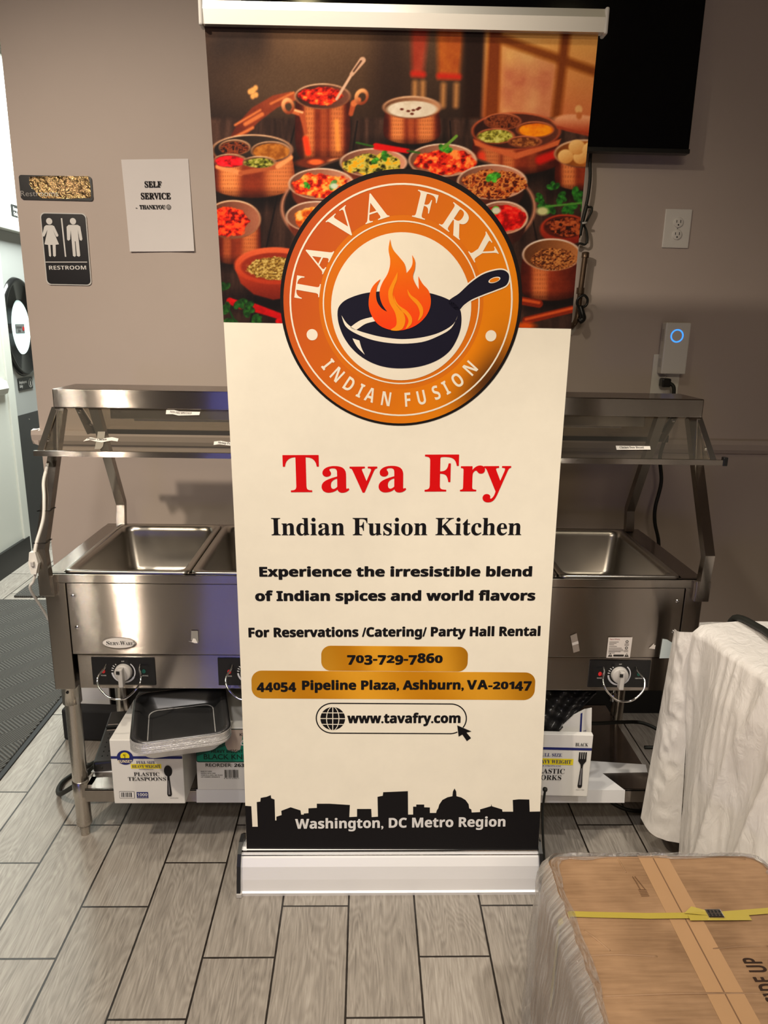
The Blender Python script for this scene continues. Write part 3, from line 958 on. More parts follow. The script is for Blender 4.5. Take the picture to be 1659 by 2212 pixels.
# skyline silhouette
Z8 = lambda X, Y: (490 + X / 2.212, 1660 + Y / 2.212)
sky = [(88, 178), (117, 180), (122, 278), (148, 278), (143, 160), (160, 158), (162, 140), (190, 135), (210, 127), (212, 142), (228, 148), (231, 248),
       (237, 248), (237, 230), (262, 222), (260, 202), (305, 185), (352, 200), (355, 220), (368, 220), (368, 215), (390, 213), (390, 190), (430, 188),
       (430, 168), (490, 168), (588, 174), (585, 232), (622, 230), (622, 193), (690, 193), (692, 232), (722, 230), (720, 135), (745, 130), (747, 113),
       (865, 108), (866, 220), (890, 220), (890, 182), (905, 182), (905, 172), (943, 172), (943, 185), (970, 186), (970, 212), (1000, 212), (1003, 200),
       (1010, 190), (1015, 172), (1030, 150), (1055, 137), (1078, 132), (1080, 110), (1088, 95), (1096, 110), (1097, 132), (1120, 138), (1140, 150),
       (1155, 170), (1158, 190), (1168, 195), (1170, 210), (1210, 208), (1210, 195), (1262, 180), (1264, 170), (1266, 180), (1315, 195), (1317, 206),
       (1368, 206), (1366, 150), (1395, 147), (1445, 148), (1447, 206), (1497, 205), (1488, 392), (96, 400)]
p.poly(BP, [Z8(*q) for q in sky], INK, BLK, O1)
p.textpx(BP, 'Washington, DC Metro Region', 638.3, 1789.5, 1091, 1784.5, 1769, INK, srgb(226, 224, 222), O2, style='sans', bold=0.016)
BP.bend(p.bm); p.build('printed_sheet', banner)

# ---- the food photograph printed on the upper third, computed shape by shape
u0, u1, v0, v1 = 436.0, 1300.0, 40.0, 707.0
STEP = 1.7
nu, nv = int((u1 - u0) / STEP), int((v1 - v0) / STEP)


unit = [(0, 1), (1, 1), (1, 0), (0, 0)]
gu, gv = np.meshgrid(np.linspace(0, 1, nu), np.linspace(0, 1, nv), indexing='ij')
tb = (BP.st(484, 700)[1] + BP.st(1234, 706)[1]) / 2
tt_ = tb + (corner[0][1] - tb) * gv
fl_ = (tt_ - corner[3][1]) / (corner[0][1] - corner[3][1])
sl = corner[3][0] + (corner[0][0] - corner[3][0]) * fl_; sr = corner[2][0] + (corner[1][0] - corner[2][0]) * fl_
ss = sl + (sr - sl) * gu; tt = tt_
XYZ = BP.p + ss[..., None] * BP.ux + tt[..., None] * BP.uy + (O1 - BP.bow(tt))[..., None] * BP.n
rel = XYZ - CAM
zz_ = rel @ AX_F
U = IMG_W / 2 + F_PX * (rel @ AX_R) / zz_; V = IMG_H / 2 + F_PX * (rel @ AX_D) / zz_


def lattice(x, y, seed):
    r = np.random.default_rng(seed).random((64, 64))
    xi = np.floor(x).astype(int); yi = np.floor(y).astype(int); fx = x - xi; fy = y - yi
    fx = fx * fx * (3 - 2 * fx); fy = fy * fy * (3 - 2 * fy)
    a = r[xi % 64, yi % 64]; b = r[(xi + 1) % 64, yi % 64]; c = r[xi % 64, (yi + 1) % 64]; d = r[(xi + 1) % 64, (yi + 1) % 64]
    return (a * (1 - fx) + b * fx) * (1 - fy) + (c * (1 - fx) + d * fx) * fy


def fbm(s, seed, sx=1.0, sy=1.0, oct=3):
    out = 0; amp = 0.5; tot = 0
    for o in range(oct):
        out = out + amp * lattice(U * sx / s * 2 ** o + 17, V * sy / s * 2 ** o + 31, seed + o); tot += amp; amp *= 0.5
    return out / tot


C = np.zeros((nu, nv, 3))


def put(mask, col):
    global C
    col = np.array(col, float)
    C = C * (1 - mask[..., None]) + col * mask[..., None]


def soft(d, w=1.2):
    return np.clip(0.5 - d / (2 * w), 0, 1)


def ell(cx, cy, rx, ry, w=1.4, rot=0.0):
    c, s = math.cos(rot), math.sin(rot)
    x = (U - cx) * c + (V - cy) * s; y = -(U - cx) * s + (V - cy) * c
    return soft((np.sqrt((x / rx) ** 2 + (y / ry) ** 2) - 1) * min(rx, ry), w)


def pol(pts, w=1.2):
    pts = np.array(pts, float); ins = np.zeros(U.shape, bool); dist = np.full(U.shape, 1e9)
    k = len(pts)
    for i in range(k):
        x1, y1 = pts[i]; x2, y2 = pts[(i + 1) % k]
        cnd = ((y1 > V) != (y2 > V))
        xx = (x2 - x1) * (V - y1) / ((y2 - y1) if y2 != y1 else 1e-9) + x1
        ins ^= cnd & (U < xx)
        dx, dy = x2 - x1, y2 - y1; t = np.clip(((U - x1) * dx + (V - y1) * dy) / (dx * dx + dy * dy + 1e-9), 0, 1)
        dist = np.minimum(dist, np.hypot(U - x1 - t * dx, V - y1 - t * dy))
    return soft(np.where(ins, -dist, dist), w)


def seg(x1, y1, x2, y2, r, w=1.2, r2=None):
    dx, dy = x2 - x1, y2 - y1; t = np.clip(((U - x1) * dx + (V - y1) * dy) / (dx * dx + dy * dy), 0, 1)
    rr = r if r2 is None else r + (r2 - r) * t
    return soft(np.hypot(U - x1 - t * dx, V - y1 - t * dy) - rr, w)


def mixc(a, b, k):
    return np.array(a, float) * (1 - k[..., None]) + np.array(b, float) * k[..., None]


# out-of-focus room behind the dishes
k = np.clip((V - 50) / 220, 0, 1); put(np.ones(U.shape), mixc((112, 90, 70), (62, 46, 38), k))
put(ell(620, 70, 190, 120, 70) * 0.55, (150, 122, 96)); put(ell(470, 200, 110, 170, 80) * 0.7, (52, 38, 34))
put(ell(490, 100, 32, 38, 18) * 0.7, (62, 48, 42)); put(ell(545, 95, 32, 50, 18) * 0.75, (62, 48, 42))
put(ell(700, 190, 170, 90, 60) * 0.5, (96, 74, 54)); put(ell(845, 150, 40, 140, 24) * 0.6, (60, 42, 34))
for cx, top_, bot, wd, c1, c2 in ((905, 40, 165, 17, (150, 62, 38), (176, 92, 70)), (972, 40, 170, 28, (150, 74, 34), (200, 130, 60))):
    put(pol([(cx - wd, top_), (cx + wd + 6, top_), (cx + wd - 8, bot), (cx - wd + 2, bot)], 7), mixc(c1, c2, fbm(34, 3)))
    put(seg(cx - wd + 5, bot - 6, cx + wd - 8, bot - 4, 6, 5), (190, 60, 36))
    for i in range(2):
        put(seg(cx - wd * .5 + i * wd, bot + 14, cx - wd * .55 + i * wd, bot + 58, 6, 5) * 0.85, (190, 142, 96))
put(pol([(1003, 40), (1048, 40), (1040, 262), (1000, 262)], 8), (58, 34, 22))
put(pol([(1050, 40), (1300, 50), (1290, 300), (1040, 262)], 6), mixc((232, 178, 112), (196, 124, 84), np.clip((V - 60) / 190, 0, 1)))
put(pol([(1085, 96), (1205, 132), (1195, 262), (1078, 262)], 12), mixc((228, 176, 124), (190, 122, 94), np.clip(fbm(40, 9) * 1.3 - .1, 0, 1)))
put(ell(1140, 120, 30, 30, 22) * .6, (226, 186, 130)); put(ell(1098, 118, 18, 22, 14) * .6, (226, 180, 120)); put(ell(1150, 220, 12, 40, 12) * .5, (224, 176, 130))
put(pol([(1058, 40), (1084, 40), (1076, 262), (1046, 262)], 5), (136, 76, 30))
put(seg(1082, 84, 1300, 160, 10, 6), (142, 86, 34)); put(seg(1226, 44, 1200, 262, 10, 6), (136, 80, 34))
put(ell(575, 185, 130, 60, 40) * .5, (112, 92, 74))
# table planks
tab = soft(256 - V, 5)
grain = fbm(60, 21, 5.0, 0.7, 4)
put(tab, mixc((56, 40, 34), (112, 86, 74), np.clip(grain * 1.2 - .2, 0, 1) * np.clip(1.1 - (V - 256) / 900, .4, 1)))
for x1, y1, x2, y2 in ((640, 262, 600, 420), (772, 262, 760, 340), (972, 262, 976, 330), (600, 420, 540, 700), (1150, 470, 1168, 560), (880, 262, 880, 330)):
    put(seg(x1, y1, x2, y2, 1.6, 1.4) * .8, (30, 20, 18))
for cx, cy, rx, ry in ((560, 420, 110, 26), (700, 350, 75, 22), (890, 312, 80, 16), (1120, 375, 115, 22), (520, 560, 70, 20), (600, 650, 100, 24), (1200, 650, 90, 22), (1255, 410, 60, 16)):
    put(ell(cx, cy, rx, ry, 14) * .75, (24, 16, 14))


def copper(cx, y0, y1, r0, r1, r2, hl, ham=None, seed=5):
    """belly of a hammered copper pot: rim radius r0, widest r1, foot r2, hl = list of (u, half width, strength)"""
    y0 = float(y0); t = np.clip((V - y0) / (y1 - y0), 0, 1)
    r = r0 + (r1 - r0) * np.sin(np.clip(t * 1.7, 0, 1) * math.pi / 2) + (r2 - r1) * np.clip((t - .55) / .45, 0, 1) ** 2
    x = (U - cx) / r
    sag = 0.30 * r0 * np.sqrt(np.clip(1 - x * x, 0, 1))
    m = soft((np.abs(x) - 1) * r, 1.4) * soft(y0 - V, 1.5) * soft(V - (y1 - 0.30 * r0 + sag), 2)
    base = mixc((84, 34, 22), (146, 72, 44), np.clip(1 - np.abs(x) + .4 * (fbm(14, seed + 9) - .5), 0, 1))
    k = np.zeros(U.shape)
    for hu, hw, hs in hl:
        k = np.maximum(k, hs * np.exp(-((U - hu) / hw) ** 4))
    colr = base * (1 - k[..., None]) + np.array((232, 152, 100.)) * k[..., None]
    if ham:
        ph = np.sin((U + 3 * lattice(U / 9, V / 9, seed)) * 2 * math.pi / ham) * np.sin(V * 2 * math.pi / (ham * 1.9))
        colr = colr * (1 - 0.14 * np.clip(np.abs(ph) * 2 - .6, 0, 1)[..., None] * (k[..., None] * .9 + .15))
    colr = colr * (1 - .45 * np.clip((t - .75) / .25, 0, 1))[..., None]
    put(m, colr)


def rim(cx, cy, rx, ry, wd=4, inner=(64, 46, 38), c1=(226, 190, 160), c2=(120, 74, 52), rot=0.0):
    put(ell(cx, cy, rx, ry, 1.3, rot), mixc(c1, c2, np.clip(.5 + (V - cy) / (1.6 * ry) * .6 + .5 * (fbm(40, 41) - .5), 0, 1)))
    put(ell(cx, cy + .5, rx - wd, ry - wd * .7, 1.3, rot), mixc(inner, tuple(min(255, c * 1.6 + 20) for c in inner), np.clip((U - cx) / rx * .5 + .5, 0, 1)))


def heap(cx, cy, rx, ry, cols, s, seed, amp=1.0, rag=5.0):
    m = soft((np.sqrt(((U - cx) / rx) ** 2 + ((V - cy) / ry) ** 2) - 1) * min(rx, ry) + rag * (fbm(s * 2.2, seed + 50) - .5) * 2, 1.3)
    f = np.clip((fbm(s, seed, 1, 1.2) - .5) * 1.9 * amp + .5, 0, 1); k = len(cols) - 1
    out = np.zeros(U.shape + (3,))
    for i in range(k):
        a, b = i / k, (i + 1) / k
        w = np.clip((f - a) / (b - a), 0, 1); sel = (f >= a) if i else np.ones(f.shape, bool)
        out = np.where(sel[..., None], mixc(cols[i], cols[i + 1], w), out)
    put(m, out)


def leaf(cx, cy, r, ang, c=(70, 130, 50)):
    for d in (-55, 0, 55):
        a = math.radians(ang + d)
        put(ell(cx + r * .6 * math.cos(a), cy + r * .6 * math.sin(a), r * .62, r * .42, 1.2, a), mixc(tuple(q * .62 for q in c), tuple(min(255, q * 1.3) for q in c), np.clip(fbm(7, int(cx) + d) * 1.4 - .2, 0, 1)))


REDS = [(120, 20, 14), (206, 50, 24), (232, 92, 48), (248, 150, 84)]
# lid leaning on the tall pot
put(pol([(492, 306), (512, 268), (545, 232), (590, 206), (628, 198), (645, 204), (640, 216), (600, 232), (560, 262), (520, 304)], 2), mixc((112, 56, 40), (176, 98, 62), np.clip((U - 500) / 140 + .5 * (fbm(30, 77) - .5), 0, 1)))
for x1, y1, x2, y2, r in ((508, 270, 562, 238, 3.2), (530, 268, 566, 247, 5.5), (585, 224, 634, 200, 3.0), (508, 296, 546, 276, 4)):
    put(seg(x1, y1, x2, y2, r * .8, 2), (204, 126, 82))
for x, y, r in ((546, 196, 6), (552, 190, 5), (540, 198, 5), (553, 205, 5), (546, 208, 5)):
    put(ell(x, y, r, r * 1.2, 2), (226, 168, 110))
# tall pot
copper(697, 214, 352, 58, 60, 47, [(668, 12, .8), (728, 16, .75), (700, 8, .25)], 11)
put(seg(660, 300, 666, 330, 6, 3), (240, 84, 42)); put(seg(727, 262, 730, 322, 5, 3) * .8, (240, 160, 90))
put(ell(697, 352, 60, 13, 2), (120, 62, 40)); put(ell(682, 350, 16, 6, 2), (240, 120, 70)); put(ell(728, 348, 18, 6, 2), (236, 170, 130))
rim(697, 208, 61, 28, 4, (70, 44, 34))
heap(692, 208, 47, 19, REDS, 9, 60)
put(seg(727, 214, 760, 160, 3.0, 1.4), (214, 176, 152)); put(seg(760, 160, 783, 130, 4.5, 1.4, 7), (206, 168, 144)); put(seg(764, 154, 780, 132, 2, 1.2), (110, 84, 70))
put(seg(634, 240, 652, 246, 6, 1.8), (196, 116, 76)); put(seg(652, 246, 661, 286, 6, 1.8, 4), (176, 98, 64)); put(seg(633, 237, 653, 243, 2, 2), (244, 190, 146))
put(seg(758, 246, 764, 222, 5, 1.8, 6), (176, 98, 64)); put(seg(764, 224, 774, 216, 6, 1.8), (206, 126, 84))
for cx, cy, rx, ry, rot in ((622, 229, 14, 18, -.25), (781, 209, 15, 18, .35)):
    ringm = np.clip(ell(cx, cy, rx, ry, 1.6, rot) - ell(cx + 1, cy + 1, rx - 7, ry - 8, 1.6, rot), 0, 1)
    put(ringm, mixc((236, 176, 128), (150, 82, 54), np.clip(.5 + (V - cy) / 30 + (U - cx) / 50, 0, 1)))
# pot of four spices at the left
copper(545, 330, 428, 84, 92, 78, [(496, 24, .95), (604, 34, .85)], 9)
put(seg(470, 360, 520, 374, 5, 2), (224, 150, 104)); put(seg(520, 374, 600, 360, 5, 2), (176, 104, 70)); put(seg(600, 360, 628, 340, 5, 2), (230, 160, 112))
rim(545, 324, 88, 34, 4, (44, 34, 28))
for cx, cy, rx, ry, cols, s in ((507, 318, 34, 17, [(50, 26, 20), (150, 84, 52), (90, 46, 30)], 8), (585, 326, 43, 21, [(150, 96, 40), (190, 130, 66)], 10),
                                (497, 347, 36, 15, [(150, 10, 30), (226, 30, 50), (240, 60, 70)], 8), (560, 350, 36, 13, [(70, 70, 24), (140, 140, 60), (190, 180, 110)], 6)):
    rim(cx, cy, rx, ry, 2.5, (84, 60, 44)); heap(cx, cy + 2, rx - 4, ry - 3, cols, s, int(cx), 1.2, 2)
# cream bowl
copper(890, 240, 312, 58, 62, 50, [(858, 16, .9), (920, 20, .85), (888, 7, .3)], 9)
rim(890, 232, 64, 25, 5, (110, 80, 60)); put(ell(890, 236, 54, 18, 1.5), mixc((206, 188, 166), (238, 226, 208), fbm(20, 4)))
for x, y in ((868, 236), (882, 240), (893, 238), (902, 236), (890, 246), (906, 233)):
    put(ell(x, y, 4, 2.5, 1), (112, 60, 44))
# pot of four spices at the right
copper(1115, 296, 378, 92, 96, 74, [(1060, 22, .7), (1098, 14, .6), (1150, 10, .2)], 9)
put(seg(1040, 335, 1042, 350, 8, 4) * .8, (226, 80, 50)); put(seg(1166, 346, 1196, 334, 9, 4) * .8, (214, 44, 30))
put(pol([(1022, 300), (1115, 330), (1212, 300), (1206, 314), (1115, 344), (1026, 314)], 2), (196, 112, 74))
rim(1115, 283, 97, 41, 5, (60, 32, 22), (196, 118, 84), (150, 76, 50))
for cx, cy, rx, ry, cols, s in ((1086, 262, 40, 18, [(80, 40, 22), (150, 88, 54), (110, 60, 34)], 7), (1156, 280, 41, 18, [(224, 120, 10), (246, 156, 20)], 16),
                                (1071, 294, 41, 17, [(110, 104, 40), (168, 160, 78), (200, 194, 120)], 6), (1134, 306, 36, 13, [(110, 64, 36), (176, 118, 72)], 5)):
    rim(cx, cy, rx, ry, 2.5, (90, 50, 34), (214, 140, 104), (150, 84, 56)); heap(cx, cy + 1, rx - 4, ry - 3, cols, s, int(cx), 1.2, 2)
# lid and potato pot at the right edge
put(ell(1256, 268, 62, 20, 2, .12), mixc((222, 160, 124), (170, 84, 56), np.clip((V - 255) / 30, 0, 1))); put(seg(1205, 275, 1290, 296, 3, 2), (160, 80, 54))
put(ell(1250, 236, 8, 9, 2), (222, 170, 120)); put(ell(1251, 250, 6, 8, 2), (190, 120, 76))
copper(1262, 340, 412, 60, 64, 54, [(1228, 16, .8)], 11)
rim(1262, 332, 66, 31, 5, (120, 74, 34))
for x, y, r in ((1222, 338, 17), (1254, 340, 16), (1246, 318, 18), (1280, 325, 22)):
    put(ell(x, y, r, r * .9, 1.5), mixc((190, 132, 76), (236, 192, 136), np.clip(.6 - (V - y) / r * .4 - (U - x) / r * .2, 0, 1)))
# serving tray with bowls round it
put(ell(882, 448, 276, 126, 1.6), mixc((70, 50, 40), (190, 140, 116), np.clip(np.abs((U - 882) / 276) ** 2, 0, 1))); put(ell(882, 448, 269, 121, 1.6), (52, 40, 35))
put(ell(882, 446, 258, 116, 6), (40, 30, 27))
for cx, cy, rx, ry, dp, cols, s in ((807, 351, 73, 31, 20, [(60, 60, 20), (150, 140, 60), (206, 190, 110), (228, 170, 40)], 9), (956, 346, 74, 36, 26, REDS, 10),
                                    (694, 397, 71, 34, 26, [(150, 30, 16), (226, 76, 36), (244, 130, 60), (250, 180, 100)], 10), (1063, 393, 76, 38, 28, [(90, 40, 20), (176, 96, 50), (214, 150, 90), (120, 56, 30)], 8),
                                    (684, 468, 67, 34, 22, [(190, 90, 30), (232, 140, 60), (246, 190, 120)], 12), (1085, 470, 56, 36, 24, [(150, 14, 12), (214, 34, 28), (236, 90, 64)], 12)):
    put(ell(cx, cy + dp * .7, rx * .9, ry + dp * .35, 2), mixc((70, 40, 32), (120, 66, 48), np.clip((cx + 30 - U) / rx, 0, 1)))
    rim(cx, cy, rx, ry, 3.5, (120, 84, 68), (236, 210, 190), (196, 160, 136)); heap(cx + 3, cy + 4, rx - 10, ry - 8, cols, s, int(cx) + 3, 1.3, 8)
for x, y, r, a in ((666, 398, 9, 140), (715, 397, 12, 30), (960, 327, 15, -70), (1063, 376, 16, 70), (826, 336, 12, 0), (808, 344, 9, 60), (1064, 452, 12, 40)):
    leaf(x, y, r, a, (84, 150, 60) if x != 715 else (120, 170, 100))
put(ell(722, 402, 9, 6, 2), (206, 214, 190)); put(ell(1072, 455, 10, 7, 2), (206, 200, 180))
put(seg(958, 320, 986, 294, 3.2, 1.3), (120, 150, 70)); put(seg(812, 316, 880, 326, 7, 1.6, 5), (206, 26, 22)); put(seg(770, 308, 806, 316, 2, 1.2), (70, 110, 50)); put(seg(880, 326, 906, 330, 2, 1.5), (70, 110, 50))
# left column
copper(512, 480, 572, 50, 52, 44, [(490, 9, .4), (540, 18, .7)], 9)
rim(503, 474, 61, 42, 4, (96, 62, 48)); heap(490, 480, 46, 32, REDS[:3] + [(236, 104, 50)], 7, 90, 1.3, 6)
put(pol([(508, 580), (520, 612), (548, 636), (590, 648), (640, 640), (660, 600), (660, 575)], 2), mixc((184, 84, 52), (120, 48, 30), np.clip((V - 580) / 70, 0, 1)))
put(ell(592, 574, 86, 40, 1.5), mixc((214, 112, 76), (176, 76, 46), np.clip((V - 540) / 70, 0, 1))); put(ell(594, 576, 74, 30, 1.5), (150, 66, 42))
heap(598, 580, 64, 25, [(120, 92, 44), (176, 146, 84), (206, 180, 120)], 3.5, 95, 1.3, 3)
for x1, y1, x2, y2, r, r2 in ((548, 664, 625, 690, 9, 6), (496, 650, 520, 660, 7, 8), (602, 694, 650, 702, 7, 6)):
    put(seg(x1, y1, x2, y2, r, 1.5, r2), mixc((150, 12, 14), (222, 40, 40), np.clip(fbm(12, 8), 0, 1)))
for x, y, r, a in ((486, 625, 14, 250), (516, 650, 16, 60), (530, 665, 18, 20), (500, 690, 16, 100), (545, 692, 15, 10), (494, 668, 14, 200), (555, 690, 10, 330)):
    leaf(x, y, r, a, (52, 92, 44))
put(seg(490, 660, 510, 700, 2, 1), (44, 80, 40))
# right column
for x, y, r, a in ((1196, 408, 14, 260), (1172, 428, 14, 160), (1206, 426, 16, 20), (1240, 424, 18, -20), (1190, 446, 15, 120), (1226, 444, 18, 60), (1256, 446, 14, 10), (1176, 448, 13, 190)):
    leaf(x, y, r, a, (58, 108, 48))
put(ell(1172, 456, 13, 9, 3), (190, 186, 140)); put(seg(1180, 446, 1260, 438, 2.2, 1.2), (96, 140, 70))
put(ell(1220, 496, 54, 33, 2), mixc((190, 82, 52), (120, 44, 28), np.clip((V - 470) / 60, 0, 1))); put(ell(1220, 490, 46, 24, 1.5), (92, 40, 26))
heap(1224, 490, 42, 20, [(60, 26, 16), (140, 72, 42), (176, 104, 64)], 6, 120, 1.4, 4)
copper(1190, 560, 650, 62, 66, 54, [(1166, 18, .7)], 10)
rim(1192, 550, 64, 35, 4, (100, 66, 40), (226, 210, 196), (180, 140, 116)); heap(1196, 560, 48, 24, [(84, 48, 28), (150, 96, 58), (190, 136, 86)], 3.2, 130, 1.3, 3)
for x1, y1, x2, y2, r in ((1130, 650, 1164, 656, 9), (1136, 692, 1236, 668, 8)):
    put(seg(x1, y1, x2, y2, r, 1.5), (132, 56, 28)); put(seg(x1, y1 - 2, x2, y2 - 2, r * .35, 1.5), (190, 96, 54))
put(ell(1135, 704, 20, 8, 4), (196, 96, 30))
C = np.clip(C + (fbm(3, 201) - .5)[..., None] * 10, 0, 255) / 255
C = .55 * C ** 1.35 + .45 * C * C * (3 - 2 * C)
gray = C.mean(-1, keepdims=True); C = np.clip(gray + (C - gray) * 1.06, 0, 1) * 255
lin = np.where(C / 255 <= 0.04045, C / 255 / 12.92, ((C / 255 + 0.055) / 1.055) ** 2.4)
me = bpy.data.meshes.new('printed_photo')
idx = np.arange(nu * nv).reshape(nu, nv)
quads = np.stack([idx[:-1, :-1], idx[1:, :-1], idx[1:, 1:], idx[:-1, 1:]], -1).reshape(-1, 4)
me.vertices.add(nu * nv); me.vertices.foreach_set('co', XYZ.reshape(-1))
me.loops.add(quads.size); me.loops.foreach_set('vertex_index', quads.reshape(-1).astype(np.int32))
me.polygons.add(len(quads)); me.polygons.foreach_set('loop_start', (np.arange(len(quads)) * 4).astype(np.int32))
me.update(calc_edges=True)
ca = me.color_attributes.new('Col', 'FLOAT_COLOR', 'POINT')
ca.data.foreach_set('color', np.concatenate([lin, np.ones(lin.shape[:2] + (1,))], -1).astype(np.float32).reshape(-1))
me.materials.append(INK)
o = bpy.data.objects.new('printed_photo', me); COL.objects.link(o); o.parent = banner

# ---- round logo
p = P()
LC = BP.st(867.3, 645.5)
RL = (BP.st(1121.6, 645)[0] - BP.st(613, 645)[0]) / 2
bc = (BP.st(605, 640) + BP.st(1128.5, 640)) / 2; bt = (BP.st(868, 364.5)[1] + BP.st(868, 919.5)[1]) / 2
RB = (BP.st(1128.5, 640)[0] - BP.st(605, 640)[0]) / 2; RB2 = (BP.st(868, 364.5)[1] - BP.st(868, 919.5)[1]) / 2
RL2 = (BP.st(868, 376)[1] - BP.st(868, 914.5)[1]) / 2
LC = np.array([LC[0], (BP.st(868, 376)[1] + BP.st(868, 914.5)[1]) / 2])
p.disc(BP, (bc[0], bt), RB, INK, srgb(26, 20, 18), O2, 120, RB2)


def orange(x, y):
    """printed blend: rust at upper left, bright amber at right, brown at lower right edge"""
    k = min(1, max(0, (x + .5 * y * -1 + 1.1) / 1.9)); r = math.hypot(x, y)
    c = np.array((200, 84, 32.)) * (1 - k) + np.array((236, 134, 6.)) * k
    d = math.exp(-(((x - .80) / .30) ** 2 + ((y + .62) / .34) ** 2)) * max(0, min(1, (r - .72) / .25))
    c = c * (1 - d) + np.array((84, 46, 14.)) * d
    return srgb(*c)


na, nr = 120, 14
g = np.zeros((na + 1, nr, 3)); cc = []
for i in range(na + 1):
    a = 2 * math.pi * i / na; row = []
    for j in range(nr):
        r = 0.70 + 0.30 * j / (nr - 1); x, y = r * math.cos(a), r * math.sin(a)
        g[i, j] = BP.pt(LC[0] + x * RL, LC[1] + y * RL2, O3); row.append(orange(x, y))
    cc.append(row)
p.grid(g, INK, cc, smooth=False)
PALE = srgb(246, 236, 216)
fR = (RL + RL2) / 2
p.disc(BP, LC, RL * .71, INK, orange(.1, .0), O3 - 0.0001, 90, RL2 * .71)
p.disc(BP, LC + np.array([0, -.028 * fR]), RL * .597, INK, PALE, O4, 90, RL2 * .597)
p.ring(BP, LC, fR * .928, fR * .942, INK, PALE, O4)
p.ring(BP, LC, fR * .652, fR * .663, INK, PALE, O4)


def ringtext(s, angs, rad, cap_, style, bold, bottom=False, wid=1.0):
    for ch, a in zip(s, angs):
        v, f, ref = glyphs(ch, style, bold); v = v.copy(); v[:, 0] -= (v[:, 0].min() + v[:, 0].max()) / 2
        k = cap_ / ref; a = math.radians(a)
        if not bottom:
            up = np.array([math.sin(a), math.cos(a)]); rt = np.array([math.cos(a), -math.sin(a)])
            o_ = LC + up * rad - up * cap_ / 2
        else:
            dn_ = np.array([math.sin(a), -math.cos(a)]); up = -dn_; rt = np.array([math.cos(a), math.sin(a)])
            o_ = LC + dn_ * rad + dn_ * cap_ / 2
        p.tris([BP.pt(*(o_ + rt * x * k * wid + up * y * k), O4) for x, y in v], f, INK, PALE)


ringtext('TAVAFRY', (-81.5, -62.2, -38.2, -17.8, 12.5, 33, 55.4), fR * .795, fR * .205, 'serif', 0.0, wid=1.0)
ringtext('INDIANFUSION', (-51, -42.5, -33.0, -25.0, -18.3, -8.1, 5.5, 14.2, 23.9, 30.7, 39.2, 49.9), fR * .80, fR * .122, 'sans', 0.0, True, 0.72)
Z5 = lambda X, Y: (590 + X / 2.9625, 350 + Y / 2.9625)
for X, Y in ((250, 1105), (1393, 1112)):
    p.disc(BP, BP.st(*Z5(X, Y)), fR * .047, INK, PALE, O4, 30)


def smooth_loop(pts, sub=5, sharp=()):
    k = len(pts); out = []
    P_ = [np.array(q, float) for q in pts]
    for i in range(k):
        a, b, c, d = P_[i - 1], P_[i], P_[(i + 1) % k], P_[(i + 2) % k]
        if i in sharp:
            a = b
        if (i + 1) % k in sharp:
            d = c
        for s_ in range(sub):
            t = s_ / sub
            out.append(tuple(0.5 * (2 * b + (c - a) * t + (2 * a - 5 * b + 4 * c - d) * t * t + (3 * b - a - 3 * c + d) * t ** 3)))
    return out


NAVY = srgb(24, 22, 40)
handle = [(1120, 895), (1190, 840), (1260, 775), (1340, 720), (1420, 694), (1472, 692), (1504, 714), (1508, 752), (1488, 790), (1430, 816), (1350, 846), (1270, 880), (1220, 915), (1180, 950)]
hc = np.mean(handle, 0)
grow = []
kk = len(handle)
for i in range(kk):
    a_, b_ = np.array(handle[i - 1], float), np.array(handle[(i + 1) % kk], float); t_ = b_ - a_; t_ /= np.linalg.norm(t_)
    grow.append(tuple(np.array(handle[i]) + np.array([t_[1], -t_[0]]) * 9))
p.poly(BP, [Z5(*q) for q in smooth_loop(grow)], INK, PALE, O5 - .0002)
p.poly(BP, [Z5(*q) for q in smooth_loop(handle)], INK, NAVY, O5)
pan = [(412, 965), (425, 920), (470, 880), (560, 846), (660, 830), (810, 824), (960, 832), (1060, 855), (1140, 890), (1190, 935), (1204, 985), (1200, 1060), (1175, 1135), (1130, 1208), (1060, 1263),
       (970, 1300), (870, 1318), (760, 1318), (660, 1296), (570, 1250), (500, 1188), (450, 1115), (420, 1035)]
p.poly(BP, [Z5(*q) for q in smooth_loop(pan)], INK, NAVY, O5)
hole = [(1415 + 40 * math.cos(t) * math.cos(-.33) - 17 * math.sin(t) * math.sin(-.33), 755 + 40 * math.cos(t) * math.sin(-.33) + 17 * math.sin(t) * math.cos(-.33)) for t in np.linspace(0, 2 * math.pi, 28)[:-1]]
p.poly(BP, [Z5(*q) for q in hole], INK, PALE, O6)
p.poly(BP, [Z5(1415 + (x - 1415) * .82, 755 + (y - 755) * .74) for x, y in hole], INK, orange(.7, .3), O6 + .0003)
for pts, sh in (([(438, 982), (465, 1052), (535, 1100), (650, 1142), (800, 1162), (950, 1152), (1060, 1112), (1140, 1062), (1180, 984), (1158, 1030), (1110, 1068), (1040, 1100), (940, 1124), (820, 1133), (700, 1120), (600, 1096), (530, 1072), (475, 1035)], (0, 8)),
                ([(492, 1058), (560, 1012), (640, 990), (655, 1018), (590, 1036), (528, 1074)], (0, 2, 3)), ([(508, 1128), (552, 1142), (566, 1190), (586, 1232), (545, 1192), (522, 1158)], (0, 1, 3))):
    p.poly(BP, [Z5(*q) for q in smooth_loop(pts, 5, sh)], INK, PALE, O6)


